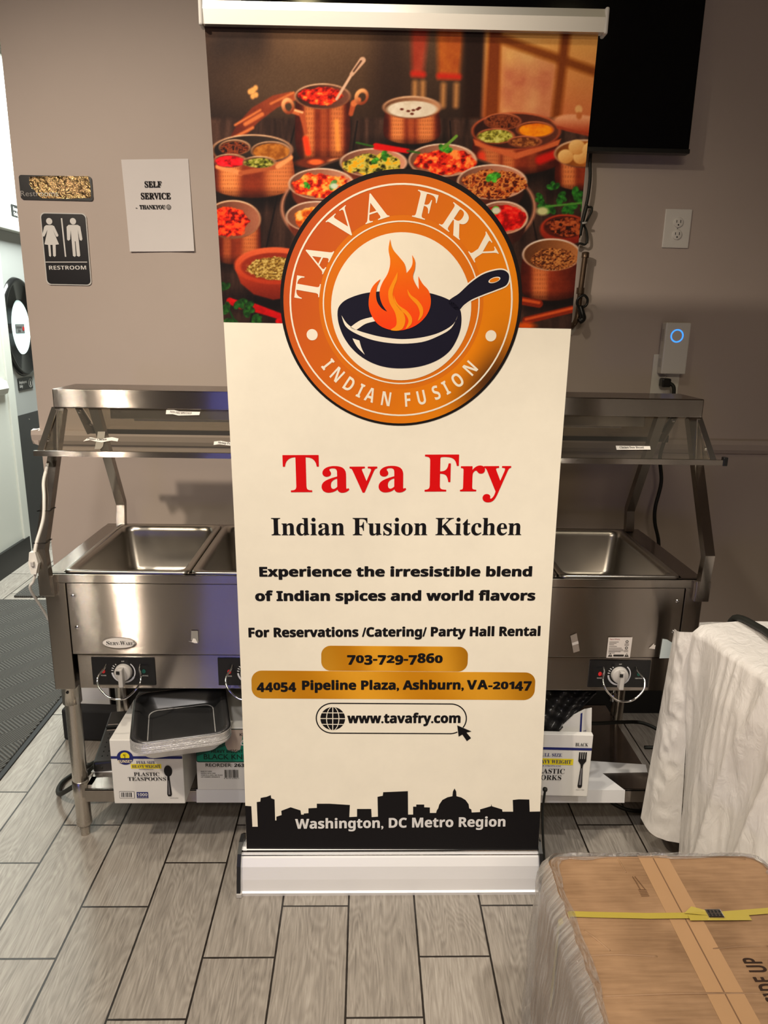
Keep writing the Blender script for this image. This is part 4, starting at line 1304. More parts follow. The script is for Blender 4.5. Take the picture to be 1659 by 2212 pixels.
def blend_poly(pts, off, ctop, cbot):
    from mathutils.geometry import tessellate_polygon
    q = [Z5(*a) for a in pts]; w3 = [Vector(tuple(BP.at(u, v, off))) for u, v in q]; ys = [a[1] for a in pts]; y0, y1 = min(ys), max(ys)
    vs = [p.bm.verts.new(w) for w in w3]; k = p.mi(INK)
    for f in tessellate_polygon([w3]):
        try:
            fc = p.bm.faces.new([vs[i] for i in f])
        except ValueError:
            continue
        fc.material_index = k
        for l, i in zip(fc.loops, f):
            t = min(1, max(0, (ys[i] - y0) / (y1 - y0) * 1.15 - .1)); l[p.cl] = srgb(*(np.array(ctop) * (1 - t) + np.array(cbot) * t))


fl = [(748, 493), (764, 555), (808, 610), (842, 655), (853, 712), (882, 675), (892, 640), (888, 594), (908, 635), (906, 685), (894, 730), (906, 772), (932, 815), (928, 730), (955, 778), (992, 820), (1008, 872), (1004, 930),
      (978, 985), (930, 1034), (870, 1065), (800, 1079), (735, 1070), (680, 1045), (640, 1000), (615, 940), (612, 880), (625, 820), (650, 780), (688, 748), (666, 795), (658, 850), (668, 900), (698, 940), (730, 958),
      (700, 915), (684, 868), (682, 820), (700, 770), (730, 720), (746, 670), (748, 620), (738, 560)]
blend_poly(smooth_loop(fl, 4, (0, 4, 7, 12, 13, 29, 34)), O6 + .0004, (240, 130, 0), (250, 66, 14))
for pts in ([(797, 703), (762, 770), (737, 830), (745, 900), (778, 960), (790, 1012), (784, 1050), (752, 1074), (800, 1079), (832, 1060), (846, 1010), (830, 960), (790, 912), (765, 855), (774, 800), (793, 752)],
            [(770, 850), (800, 912), (858, 955), (888, 1000), (882, 1040), (848, 1068), (866, 1020), (850, 980), (808, 940), (780, 898)],
            [(858, 813), (882, 852), (922, 882), (956, 930), (956, 980), (926, 1017), (938, 970), (924, 922), (888, 882), (866, 852)]):
    p.poly(BP, [Z5(*q) for q in smooth_loop(pts, 4, (0,))], INK, srgb(250, 150, 20), O6 + .0008)
BP.bend(p.bm); p.build('printed_logo', banner)

# ---- metal work
p = P()
tl, tr = BP.at(437, 24), BP.at(1306, 43)
zc = (tl[2] + tr[2]) / 2
p.prism([(tl[0] + .002, BT * zc - .011, tl[2] - .0265), (tl[0] + .002, BT * zc + .009, tl[2] - .0265), (tl[0] + .002, BT * zc + .012, tl[2] - .005), (tl[0] + .002, BT * zc + .007, tl[2] + .0165),
         (tl[0] + .002, BT * zc - .007, tl[2] + .0165), (tl[0] + .002, BT * zc - .013, tl[2] - .0)], (tr[0] - tl[0] - .004, tr[1] - tl[1], tr[2] - tl[2]), RAILM)
rail = p.build('top_rail', banner)
for q, s_ in ((tl, -1), (tr, 1)):
    p = P(); x0 = q[0] + (0.003 if s_ < 0 else -.003); x1 = q[0] + s_ * .005
    p.box(min(x0, x1), max(x0, x1), BT * zc - .016, BT * zc + .015, q[2] - .030, q[2] + .019, GREYP, .003); p.build('rail_end_cap', rail)
bx0, bx1 = -0.414, 0.398
prof = [(-.044, .0), (-.046, .010), (-.041, .013), (-.036, .045), (-.027, .078), (-.016, .098), (-.010, .100), (-.0085, .1065), (-.004, .107), (-.003, .112), (.006, .116), (.03, .112), (.07, .09), (.095, .05), (.10, .0)]
p = P(); p.prism([(bx0, y, z) for y, z in prof], (bx1 - bx0, 0.002, 0), ALU); base_o = p.build('base_housing', banner)
p = P(); p.prism([(bx0, -.0105, .0995), (bx0, -.012, .1015), (bx0, -.0105, .1035), (bx0, -.007, .1035), (bx0, -.007, .0995)], (bx1 - bx0, .002, 0), CHROME)
p.prism([(bx0, -.006, .107), (bx0, -.0075, .1095), (bx0, -.006, .112), (bx0, -.002, .112), (bx0, -.002, .107)], (bx1 - bx0, .002, 0), CHROME); p.build('chrome_strip', base_o)
cap_prof = [(-.050, 0), (-.050, .014), (-.044, .045), (-.034, .085), (-.018, .112), (.01, .128), (.045, .126), (.085, .098), (.108, .05), (.11, 0)]
for x0, x1 in ((bx0 - .010, bx0), (bx1, bx1 + .010)):
    p = P(); p.prism([(x0, y, z) for y, z in cap_prof], (x1 - x0, 0, 0), BLACKP)
    ins = [(y * .86 + .006, z * .86 + .004) for y, z in cap_prof]
    xx = x0 - .002 if x0 < 0 else x1
    p.prism([(xx, y, z) for y, z in ins], (.002, 0, 0), CHROME)
    p.box(x0 - .001, x1 + .004 * (1 if x0 < 0 else 0), -.053, -.02, 0, .013, GREYP, .002); p.build('base_end_cap', banner)
p = P(); p.lathe((-.02, .068, .05), (BL_, BT, 1), [(.008, 0), (.008, 2.03)], ALU, 12); p.build('support_pole', banner)

# ------------------------------------------------------------------ the serving table
TX0, TX1, TY0, TY1, TZ = -0.937, 0.832, 0.140, 0.640, 0.852
table = thing('steam_table', 'long stainless steel buffet steam table with sneeze guard behind the banner', 'steam table', (-0.05, 0.39, 0))
WX0, WX1 = -0.890, 0.775            # well opening
p = P()
# top frame round the wells
p.box(TX0, TX1, TY0, 0.158, TZ - .012, TZ, STEEL_H, .002)
p.box(TX0, TX1, 0.600, TY1, TZ - .012, TZ, STEEL_H, .002)
p.box(TX0, WX0, 0.158, 0.600, TZ - .012, TZ, STEEL_H); p.box(WX1, TX1, 0.158, 0.600, TZ - .012, TZ, STEEL_H)
p.box(-0.212, 0.432, 0.158, 0.600, TZ - .010, TZ, STEEL_H)
p.box(TX0, TX1, TY0 - .001, TY0 + .012, 0.828, TZ, STEEL_H, .002)
p.build('counter_top', table)
p = P()
p.box(TX0, -0.882, TY0, TY0 + .05, 0.516, 0.828, STEEL_H, .002)
p.box(0.783, TX1, TY0, TY0 + .05, 0.516, 0.828, STEEL_H, .002)
p.box(TX0, TX0 + .004, TY0 + .05, TY1, 0.516, TZ - .012, STEEL_H); p.box(TX1 - .004, TX1, TY0 + .05, TY1, 0.516, TZ - .012, STEEL_H)
p.box(TX0, TX1, TY1 - .004, TY1, 0.516, TZ - .012, STEEL_H)
p.box(TX0 + .004, TX1 - .004, TY0 + .05, TY1, 0.522, 0.526, BLACKM)
p.build('cabinet', table)
p = P(); p.box(-0.880, 0.781, TY0 + .001, TY0 + .02, 0.622, 0.827, STEEL_H, .0015)
for x, z in ((-.865, .79), (-.862, .70), (.765, .79), (.765, .70)):
    p.lathe((x, TY0 + .001, z), (0, -1, 0), [(.006, 0), (.0045, .002), (0, .0025)], CHROME, 10)
front = p.build('front_panel', table)
p = P(); p.box(-0.872, 0.770, TY0 + .008, TY0 + .03, 0.516, 0.618, STEEL_H, .002); ctrl = p.build('control_rail', table)
FP = Plane((0, TY0, 0), (1, 0, 0), (0, 0, 1)); CP_ = Plane((0, TY0 + .008, 0), (1, 0, 0), (0, 0, 1))
for kx in (-0.748, -0.404, -0.060, 0.284, 0.628):
    p = P(); y = TY0 + .008
    p.box(kx - .086, kx + .086, y - .003, y, .528, .611, mat('black_panel', (.008, .008, .009, 1), .22, nscale=20, namt=.2), .001)
    cpn = Plane((0, y - .003, 0), (1, 0, 0), (0, 0, 1))
    for cx, c in ((kx - .055, srgb(210, 40, 44)), (kx + .055, srgb(20, 92, 80))):
        p.disc(cpn, (cx, .570), .0052, SIGNINK, c, .0012, 16, .0065)
    p.text(cpn, 'POWER', (kx - .062, .555), (kx - .048, .555), SIGNINK, OFFW, .0008, cap=.0035)
    p.text(cpn, 'HEATING', (kx + .046, .555), (kx + .066, .555), SIGNINK, OFFW, .0008, cap=.0035)
    p.text(cpn, 'OFF', (kx - .004, .598), (kx + .004, .598), SIGNINK, OFFW, .0008, cap=.003)
    p.ring(cpn, (kx, .568), .0285, .0335, SIGNINK, srgb(205, 205, 210), .0008, 40, math.radians(184), math.radians(330))
    p.ring(cpn, (kx, .568), .0295, .0325, SIGNINK, srgb(205, 205, 210), .0008, 24, math.radians(-30), math.radians(50))
    for a in (130, 144, 157, 170):
        p.ring(cpn, (kx, .568), .0275, .0335 - (a < 135) * .002, SIGNINK, srgb(215, 215, 215), .0008, 4, math.radians(a), math.radians(a + 4.5))
    pan = p.build('control_panel', table)
    p = P(); p.lathe((kx, y - .003, .568), (0, -1, 0), [(.024, 0), (.0235, .006), (.0225, .012), (.0205, .0135), (0, .0135)], GREYP, 32)
    p.box(kx - .007, kx + .006, y - .033, y - .012, .534, .589, GREYP, .003)
    p.box(kx - .010, kx - .001, y - .0345, y - .032, .575, .584, BLACKP); p.build('knob', pan)
    p = P(); yy = y - .003
    loop = [(kx - .046, yy, .590), (kx - .048, yy - .012, .583), (kx - .058, yy - .035, .570), (kx - .052, yy - .05, .548), (kx - .026, yy - .058, .523), (kx, yy - .060, .517),
            (kx + .026, yy - .058, .523), (kx + .052, yy - .05, .548), (kx + .058, yy - .035, .570), (kx + .048, yy - .012, .583), (kx + .046, yy, .590)]
    p.tube(loop, .0028, CHROME, 8); p.build('knob_guard', pan)
# badge and stickers on the front panel
p = P(); off = .0015
p.disc(FP, (-.752, .657), .0455, SIGNINK, srgb(150, 140, 132), off, 48, .0165)
p.disc(FP, (-.752, .657), .0435, SIGNINK, srgb(236, 230, 224), off + .0004, 48, .0148)
p.text(FP, 'S', (-.786, .651), (-.777, .651), SIGNINK, INKBLACK, off + .0008, cap=.0115, style='serif')
p.text(FP, 'ERV-', (-.776, .651), (-.749, .651), SIGNINK, INKBLACK, off + .0008, cap=.0085, style='serif')
p.text(FP, 'W', (-.749, .651), (-.735, .651), SIGNINK, INKBLACK, off + .0008, cap=.0115, style='serif')
p.text(FP, 'ARE', (-.735, .651), (-.714, .651), SIGNINK, INKBLACK, off + .0008, cap=.0085, style='serif')
for i in range(7):
    a = math.radians(-80 + i * 27); p.disc(FP, (-.7135 + .003 * math.cos(a), .656 + .0055 * math.sin(a)), .0011, SIGNINK, INKBLACK, off + .0008, 8)
tag(p.build('badge', table), 'white oval badge')
p = P()
p.polyw([FP.pt(x, z, off) for x, z in ((.584, .683), (.651, .684), (.650, .623), (.584, .622))], SIGNINK, srgb(214, 206, 200))
p.text(FP, 'Serv-Ware', (.589, .676), (.616, .676), SIGNINK, srgb(150, 50, 46), off + .0005, cap=.004)
for i, (w, z) in enumerate(((.026, .669), (.02, .665), (.014, .661), (.022, .656), (.036, .651), (.04, .647), (.042, .643), (.034, .640), (.018, .636))):
    p.polyw([FP.pt(x, y, off + .0005) for x, y in ((.588, z), (.588 + w, z), (.588 + w, z + .0014), (.588, z + .0014))], SIGNINK, srgb(110, 104, 100))
for z in (.671, .652):
    p.ring(FP, (.637, z), .0022, .0042, SIGNINK, srgb(70, 66, 64), off + .0005, 20)
    for k in range(3):
        p.polyw([FP.pt(x, y, off + .0005) for x, y in ((.631, z - .007 - k * .0025), (.643, z - .007 - k * .0025), (.643, z - .006 - k * .0025), (.631, z - .006 - k * .0025))], SIGNINK, srgb(120, 114, 110))
for x in (.594, .640):
    p.polyw([FP.pt(*q, off + .0005) for q in ((x - .0065, .6255), (x + .0065, .6255), (x, .6365))], SIGNINK, srgb(34, 30, 24))
    p.polyw([FP.pt(*q, off + .0008) for q in ((x - .0008, .629), (x + .0008, .629), (x + .0012, .6335), (x - .0012, .6335))], SIGNINK, srgb(214, 206, 200))
p.polyw([FP.pt(x, z, off + .0005) for x, z in ((.603, .626), (.632, .626), (.632, .632), (.603, .632))], SIGNINK, srgb(40, 38, 34))
tag(p.build('rating_sticker', table), 'white rating sticker')
p = P(); p.polyw([FP.pt(x, z, off) for x, z in ((.733, .621), (.735, .680), (.748, .678), (.764, .668), (.763, .622))], SIGNINK, srgb(196, 206, 206)); tag(p.build('tape_patch', table), 'pale blue tape')
p = P(); p.polyw([FP.pt(x, z, off) for x, z in ((.478, .687), (.495, .695), (.508, .642), (.491, .636))], SIGNINK, srgb(150, 138, 128))
p.polyw([FP.pt(x, z, off + .0004) for x, z in ((.484, .666), (.501, .672), (.503, .664), (.486, .658))], SIGNINK, srgb(214, 206, 200)); p.build('tape_patch', table)
p = P(); p.polyw([FP.pt(x, z, off) for x, z in ((.700, .651), (.713, .666), (.714, .661), (.718, .661), (.717, .649))], SIGNINK, srgb(212, 204, 196)); p.build('tape_patch', table)
p = P(); p.polyw([FP.pt(x, z, off) for x, z in ((-.556, .694), (-.538, .694), (-.538, .660), (-.558, .666))], SIGNINK, srgb(150, 146, 140))
p.polyw([FP.pt(x, z, off + .0004) for x, z in ((-.566, .664), (-.556, .662), (-.552, .672), (-.546, .671), (-.540, .658), (-.548, .658), (-.556, .661))], SIGNINK, srgb(236, 230, 224)); p.build('tape_patch', table)
# legs with bullet feet
for lx, ly in ((-.922, .206), (.812, .206), (-.922, .60), (.812, .60)):
    p = P()
    p.lathe((lx, ly, 0.055), (0, 0, 1), [(.0215, 0), (.0215, .47)], STEEL_V, 24)
    p.lathe((lx, ly, 0.440), (0, 0, 1), [(.0215, 0), (.0265, .002), (.0265, .082)], STEEL_V, 24)
    p.lathe((lx, ly - .026, .485), (0, -1, 0), [(.004, 0), (.004, .002), (0, .002)], BLACKP, 10)
    leg = p.build('leg', table)
    p = P(); p.lathe((lx, ly, 0), (0, 0, 1), [(.013, 0), (.0135, .012), (.017, .034), (.0225, .038), (.0225, .046), (.0215, .056)], STEEL_V, 24); p.build('foot', leg)
# undershelf
p = P(); p.box(-.895, .79, .165, .66, .178, .183, STEEL_H)
p.box(-.895, .79, .165, .170, .140, .183, STEEL_H, .001); p.box(-.895, .79, .655, .66, .140, .183, STEEL_H)
for lx, ly in ((-.922, .206), (.812, .206)):
    p.lathe((lx, ly, .138), (0, 0, 1), [(.0235, 0), (.0235, .048), (.0215, .05)], STEEL_V, 24)
p.box(-.922, -.88, .185, .225, .140, .183, STEEL_H); p.box(.78, .81, .185, .225, .140, .183, STEEL_H); p.build('undershelf', table)
for vx in (.755, -.60):
    p = P(); p.lathe((vx, .50, .30), (0, 0, 1), [(.006, 0), (.006, .24)], CHROME, 10); p.lathe((vx, .50, .29), (0, 0, 1), [(.012, 0), (.012, .02), (.006, .03)], CHROME, 12); p.build('drain_pipe', table)
# sneeze guard: two A-shaped post pairs, top shelf, glass both sides
SZ = 1.322
for sx, ys, yb in ((-.925, .122, 0), (.822, .122, 0), (-.883, .625, 1), (.790, .625, 1)):
    if True:
        p = P(); sgn = 1 if yb == 0 else -1
        top = (.325, 1.268) if yb == 0 else (.452, 1.268)
        p.bar([(sx, ys + (.012 if not yb else -.012), TZ - .045 if not yb else TZ), (sx, ys + (.0 if not yb else 0), .925), (sx, top[0], top[1])], .026, .026, STEEL_H)
        post = p.build('guard_post', table)
        if yb == 0:
            q = P(); q.box(sx - .020, sx + .020, TY0 - .016, TY0 + .0, .795, .853, STEEL_H, .002); q.lathe((sx, TY0 - .016, .82), (0, -1, 0), [(.006, 0), (.005, .003), (0, .004)], CHROME, 10)
            q.build('post_bracket', post)
p = P(); p.box(-.938, .845, .306, .470, SZ - .052, SZ - .001, STEEL_H, .003); p.build('top_shelf', table)
p = P(); p.box(-.80, .70, .345, .43, SZ - .085, SZ - .052, STEEL_H, .002); p.box(-.74, .64, .36, .415, SZ - .092, SZ - .085, WHITEP); p.build('light_housing', table)
GF = [((.318, SZ - .052), (.198, 1.168), -1), ((.458, SZ - .052), (.585, 1.168), 1)]
for (ya, za), (yb_, zb_), s_ in GF:
    p = P(); d = .0025 * s_
    p.prism([(-.925, ya, za), (-.925, yb_, zb_), (-.925, yb_ + d, zb_ - abs(d)), (-.925, ya + d, za)], (1.755, 0, 0), GLASS); gl = p.build('glass_pane', table)
    p = P(); p.bar([(-.952, yb_ + d, zb_ - .003), (.862, yb_ + d, zb_ - .003)], .014, .010, STEEL_H if s_ < 0 else BLACKP, side=(0, 0, 1)); p.box(.862, .874, yb_ + d - .008, yb_ + d + .008, zb_ - .012, zb_ + .012, BLACKP, .002); p.build('glass_rail', gl)
    for bx in (-.938, .840):
        p = P(); k = .004 if bx < 0 else -.004
        p.prism([(bx, ya, za), (bx, yb_ - .006 * (-s_), zb_ - .004), (bx, yb_ + .055 * (-s_), zb_ - .004), (bx, ya + .02 * (-s_), za)], (k, 0, 0), STEEL_H)
        p.bar([(bx, ya - .002 * (-s_), za), (bx, yb_ - .004 * (-s_), zb_ - .004)], .016, .004, BLACKP if s_ > 0 else STEEL_V)
        for zz, yy in ((za - .03, ya - .01 * (-s_)), (zb_ + .025, yb_ + .04 * (-s_))):
            p.lathe((bx + k, yy, zz), (1 if k > 0 else -1, 0, 0), [(.005, 0), (.005, .006), (0, .007)], CHROME, 8)
        p.build('glass_bracket', table)
# paper strips on the front glass
GP = Plane((0, .318, SZ - .052), (1, 0, 0), (0, .318 - .198, SZ - .052 - 1.168))
STRIP = srgb(238, 232, 224)


def strip(px_pts, words, name, wave=None, tape=None):
    q = P()
    if tape:
        q.poly(GP, tape, PAPERINK, srgb(150, 144, 132), .0032)
    q.poly(GP, px_pts, PAPERINK, STRIP, .0044)
    for s_, a, b, cp in words:
        ca_, cb_ = GP.st(*a), GP.st(*b)
        q.text(GP, s_, ca_, cb_, PAPERINK, INKBLACK, .0050, cap=cp, style='serif')
    tag(q.build('menu_strip', table), name)


strip([(360, 888), (377, 888), (388, 891), (433, 892), (431, 899), (386, 900), (374, 897), (359, 897)], [('NON-VEG', (367, 894), (389, 897), .0075), ('SPECIALS', (391, 897), (414, 897), .0075)], 'paper strip near the top of the glass')
strip([(181, 955.5), (190, 948.5), (197, 947), (207, 949), (219, 951), (232, 948), (243, 946.5), (257, 949.5), (255, 956), (242, 954), (233, 955.5), (221, 958), (208, 956), (195, 953)],
      [('Pepper', (189, 951.5), (208, 953), .006), ('Chicken', (211, 954), (231, 953.5), .007)], 'wavy paper strip', tape=[(212, 934), (228, 934), (226, 950), (223, 966), (218, 971.5), (205, 972), (207, 962), (210, 950)])
strip([(463, 956), (477, 954.5), (490, 957), (505, 957.5), (505, 966), (490, 964), (474, 962), (462, 963.5)], [('Shrimp', (471, 960), (489, 962), .007), ('Fry', (491, 962), (500, 962.5), .007)], 'paper strip beside the banner edge')
strip([(1329, 965), (1403, 966), (1404.5, 973.5), (1331, 974)], [('Chicken Dum Biryani', (1338, 971), (1390, 971), .007)], 'paper strip on the right part of the glass')
# lamp lead with switch on the left post
p = P(); LX = -.925
lead = [(LX - .010, .232, 1.13), (LX - .012, .200, 1.09), (LX - .003, .172, 1.05), (LX - .001, .150, 1.0), (LX - .010, .118, .945), (LX - .012, .106, .92)]
p.tube(lead, .0045, WHITEP, 8)
p.tube([(LX - .014, .107, .87), (LX - .022, .104, .845), (LX - .035, .11, .82), (LX - .03, .16, .74), (LX - .022, .2, .66)], .0035, WHITEP, 8)
p.prism([(LX - .026, .095, .895), (LX - .022, .098, .925), (LX - .008, .1, .925), (LX - .002, .097, .895), (LX - .008, .092, .868), (LX - .02, .092, .868)], (0, .016, 0), WHITEP); p.box(LX - .018, LX - .010, .089, .098, .89, .902, GREYP, .001)
for z, y in ((1.02, .178), (.945, .137)):
    p.tube([(LX - .016, y - .024, z), (LX + .015, y - .020, z), (LX + .015, y + .016, z), (LX - .015, y + .016, z)], .0012, BLACKP, 6, closed=True, sub=1)
p.build('switch_lead', table)

# ------------------------------------------------------------------ steel pans in the wells


def rr(x0, x1, y0, y1, r, n=6):
    out = []
    for cx, cy, a in ((x1 - r, y1 - r, 0), (x0 + r, y1 - r, 90), (x0 + r, y0 + r, 180), (x1 - r, y0 + r, 270)):
        for i in range(n + 1):
            k = math.radians(a + 90 * i / n); out.append((cx + r * math.cos(k), cy + r * math.sin(k)))
    return out


def rings(p, specs, m, smooth=True, cap_last=True, col=(1, 1, 1, 1), cap_first=False):
    """loft through rounded rectangles: (x0, x1, y0, y1, r, z)"""
    g = []
    for x0, x1, y0, y1, r, z in specs:
        q = rr(x0, x1, y0, y1, r); q.append(q[0]); g.append([(a, b, z) for a, b in q])
    g = np.array(g); p.grid(np.transpose(g, (1, 0, 2)), m, [[col] * g.shape[0]] * g.shape[1], smooth)
    if cap_last:
        p.face([tuple(q) for q in g[-1][:-1]], m, col)
    if cap_first:
        p.face([tuple(q) for q in g[0][:-1]], m, col)


def food_pan(x0, x1, label):
    t = P(); y0, y1, z = .146, .612, TZ
    rings(t, [(x0, x1, y0, y1, .018, z - .001), (x0, x1, y0, y1, .018, z + .005), (x0 + .003, x1 - .003, y0 + .003, y1 - .003, .018, z + .008), (x0 + .012, x1 - .012, y0 + .012, y1 - .012, .02, z + .007),
              (x0 + .020, x1 - .020, y0 + .022, y1 - .022, .03, z + .003), (x0 + .024, x1 - .024, y0 + .026, y1 - .026, .03, z - .012), (x0 + .034, x1 - .034, y0 + .036, y1 - .036, .034, z - .125),
              (x0 + .044, x1 - .044, y0 + .046, y1 - .046, .04, z - .142), (x0 + .060, x1 - .060, y0 + .062, y1 - .062, .04, z - .146)], STEEL_PAN)
    o = t.build('food_pan', None, ((x0 + x1) / 2, (y0 + y1) / 2, z - .146))
    tag(o, label, 'pan', 'steel pans set in the steam table')


food_pan(-.887, -.556, 'empty steel food pan at the left end of the steam table')
food_pan(-.552, -.221, 'steel food pan half hidden by the left edge of the banner')
food_pan(.108, .433, 'steel food pan of which only a sliver shows right of the banner')
food_pan(.437, .768, 'empty steel food pan at the right end of the steam table')

# ------------------------------------------------------------------ what stands on the undershelf
SH = .183


def carton_root(name, label, loc, group='cutlery cartons on the undershelf'):
    return thing(name, label, 'box', loc, group)


NB = srgb(38, 44, 110); YEL = srgb(244, 224, 40); WC = srgb(232, 230, 228)
CARTON = mat('white_carton', srgb(228, 226, 222), .6, nscale=18, namt=.03)
# teaspoons
sx0, sx1, syf, syb, sz0, sz1 = -.786, -.588, .098, .37, SH + .001, .386
r_ = carton_root('cutlery_carton', 'white carton of plastic teaspoons under the foil trays', (-.687, .2, SH))
p = P(); p.box(sx0, sx1, syf, syb, sz0, sz1, CARTON, .002)
SF = Plane((0, syf, 0), (1, 0, 0), (0, 0, 1)); o_ = .0008


def band(p, pl, s0, s1, t0, t1, c, off):
    p.polyw([pl.pt(s, t, off) for s, t in ((s0, t0), (s1, t0), (s1, t1), (s0, t1))], CARTONINK, c)


band(p, SF, sx0 + .001, sx1 - .001, sz1 - .058, sz1 - .050, NB, o_)
sc = (sx0 + .040, sz1 - .054)
p.disc(SF, sc, .0225, CARTONINK, NB, o_ * 1.5, 40); p.disc(SF, (sc[0], sc[1] + .004), .0125, CARTONINK, YEL, o_ * 2, 30)
p.polyw([SF.pt(sc[0] + x, sc[1] + y, o_ * 2.4) for x, y in ((-.015, -.001), (.015, -.001), (.013, -.009), (-.013, -.009))], CARTONINK, NB)
for a in range(6):
    k = math.radians(a * 60 + 15); p.polyw([SF.pt(sc[0] + .001 + x, sc[1] + .008 + y, o_ * 2.8) for x, y in ((0, 0), (.006 * math.cos(k), .004 * math.sin(k) + .001), (.006 * math.cos(k + .3), .004 * math.sin(k + .3)))], CARTONINK, srgb(60, 40, 20))
p.polyw([SF.pt(sc[0] + x, sc[1] + y, o_ * 2.8) for x, y in ((0, .008), (.0014, .008), (.0005, -.001), (-.0012, -.001))], CARTONINK, srgb(60, 40, 20))
p.text(SF, 'SUNSET', (sc[0] - .019, sc[1] - .0155), (sc[0] + .019, sc[1] - .0155), CARTONINK, srgb(250, 236, 200), o_ * 3, cap=.0085, style='sans')
cxm = sx0 + .096
for s_, w, t, c, st in (('FULL SIZE', .052, .265, NB, 'serif'), ('POLYPROPYLENE', .04, .2455, NB, 'serif'), ('PLASTIC', .070, .226, INKBLACK, 'serif'), ('TEASPOONS', .105, .211, INKBLACK, 'serif')):
    t2 = sz0 + (t - .183) * 1.0 + .047; p.text(SF, s_, (cxm - w / 2, t2), (cxm + w / 2, t2), CARTONINK, c, o_ * 2, cap={'FULL SIZE': .0085, 'POLYPROPYLENE': .003}.get(s_, .0115), style=st)
band(p, SF, cxm - .042, cxm + .042, sz0 + .113, sz0 + .1275, YEL, o_)
p.text(SF, 'HEAVY WEIGHT', (cxm - .039, sz0 + .1162), (cxm + .039, sz0 + .1162), CARTONINK, NB, o_ * 2, cap=.0085, style='serif')
bx = sx0 + .018
band(p, SF, bx - .002, bx + .040, sz0 + .018, sz0 + .040, INKBLACK, o_); band(p, SF, bx - .001, bx + .039, sz0 + .019, sz0 + .039, WC, o_ * 1.5)
x = bx + .003
while x < bx + .034:
    w = random.choice((.0006, .001, .0016)); band(p, SF, x, x + w, sz0 + .022, sz0 + .037, INKBLACK, o_ * 2); x += w + random.choice((.0006, .001, .0014))
band(p, SF, bx + .046, bx + .078, sz0 + .018, sz0 + .038, NB, o_); p.text(SF, '1000', (bx + .048, sz0 + .0255), (bx + .076, sz0 + .0255), CARTONINK, OFFW, o_ * 2, cap=.0095, style='sans')
p.text(SF, 'PIECES PER CASE', (bx + .048, sz0 + .0205), (bx + .076, sz0 + .0205), CARTONINK, OFFW, o_ * 2, cap=.0025)
p.text(SF, 'MADE IN CHINA', (sx1 - .042, sz0 + .018), (sx1 - .018, sz0 + .018), CARTONINK, INKBLACK, o_ * 2, cap=.0025)


def spoon(p, pl, cx, t0, t1):
    bl = t1 - .022
    p.disc(pl, (cx, bl), .0115, CARTONINK, INKBLACK, o_ * 2, 28, .0175)
    p.polyw([pl.pt(cx + x, y, o_ * 2.2) for x, y in ((-.003, bl - .014), (.003, bl - .014), (.0035, bl - .028), (.0065, t0 + .006), (.004, t0), (-.004, t0), (-.0065, t0 + .006), (-.0035, bl - .028))], CARTONINK, INKBLACK)
    p.polyw([pl.pt(cx + x, y, o_ * 2.6) for x, y in ((-.0012, bl - .03), (.0008, bl - .03), (.0022, t0 + .006), (-.003, t0 + .006))], CARTONINK, srgb(120, 118, 122))


spoon(p, SF, sx1 - .042, sz0 + .025, sz0 + .128)
# printed panel on the carton's top
TPn = Plane((0, 0, sz1), (1, 0, 0), (0, 1, 0))
for a, b in ((0, INKBLACK), (.002, WC), (.006, INKBLACK), (.007, WC)):
    p.polyw([TPn.pt(s, t, o_ + a * .1) for s, t in ((sx0 + .03 + a, .20 + a), (sx0 + .075 - a, .20 + a), (sx0 + .075 - a, .29 - a), (sx0 + .03 + a, .29 - a))], CARTONINK, b)
p.build('carton', r_)
# knives
kx0, kx1, kyf = -.567, -.36, .160
r_ = carton_root('cutlery_carton', 'green and white carton of black knives left of the banner', (-.46, .3, SH))
p = P(); p.box(kx0, kx1, kyf, .44, SH + .0015, .388, CARTON, .002)
KF = Plane((0, kyf, 0), (1, 0, 0), (0, 0, 1)); TEAL = srgb(22, 140, 112); DTEAL = srgb(14, 84, 66)
kz = SH + .001
p.rrect(KF, kx0 + .001, kx1, kz + .092, kz + .200, .006, CARTONINK, srgb(20, 46, 40), o_)
p.rrect(KF, kx0 + .003, kx1, kz + .095, kz + .196, .005, CARTONINK, TEAL, o_ * 1.5)
p.polyw([KF.pt(kx0 + a, kz + b, o_ * 1.8) for a, b in ((.003, .112), (.095, .150), (.095, .195), (.003, .195))], CARTONINK, DTEAL)
p.polyw([KF.pt(kx0 + a, kz + b, o_ * 2) for a, b in ((.085, .150), (.092, .132), (.115, .126), (.128, .135), (.134, .165), (.138, .198), (.098, .198), (.088, .178))], CARTONINK, srgb(196, 178, 164))
p.text(KF, 'Si', (kx0 + .036, kz + .150), (kx0 + .075, kz + .150), CARTONINK, OFFW, o_ * 2.2, cap=.022, italic=.4)
p.text(KF, 'e', (kx0 + .126, kz + .148), (kx0 + .142, kz + .148), CARTONINK, OFFW, o_ * 2.6, cap=.03, italic=.4)
p.text(KF, 'KNIVES', (kx0 + .128, kz + .178), (kx0 + .17, kz + .178), CARTONINK, INKBLACK, o_ * 2.2, cap=.009, style='sans')
p.text(KF, 'HEAVY WEIGHT', (kx0 + .045, kz + .1235), (kx0 + .135, kz + .1235), CARTONINK, INKBLACK, o_ * 2.4, cap=.010, style='sans')
p.text(KF, 'BLACK KNIVES', (kx0 + .023, kz + .103), (kx0 + .176, kz + .103), CARTONINK, srgb(14, 44, 36), o_ * 2.4, cap=.0155, bold=.01)
p.text(KF, 'REORDER:', (kx0 + .027, kz + .078), (kx0 + .103, kz + .078), CARTONINK, INKBLACK, o_ * 2, cap=.0105, bold=.008)
p.text(KF, '263KH', (kx0 + .109, kz + .078), (kx0 + .162, kz + .078), CARTONINK, INKBLACK, o_ * 2, cap=.0105, style='sans', bold=.02)
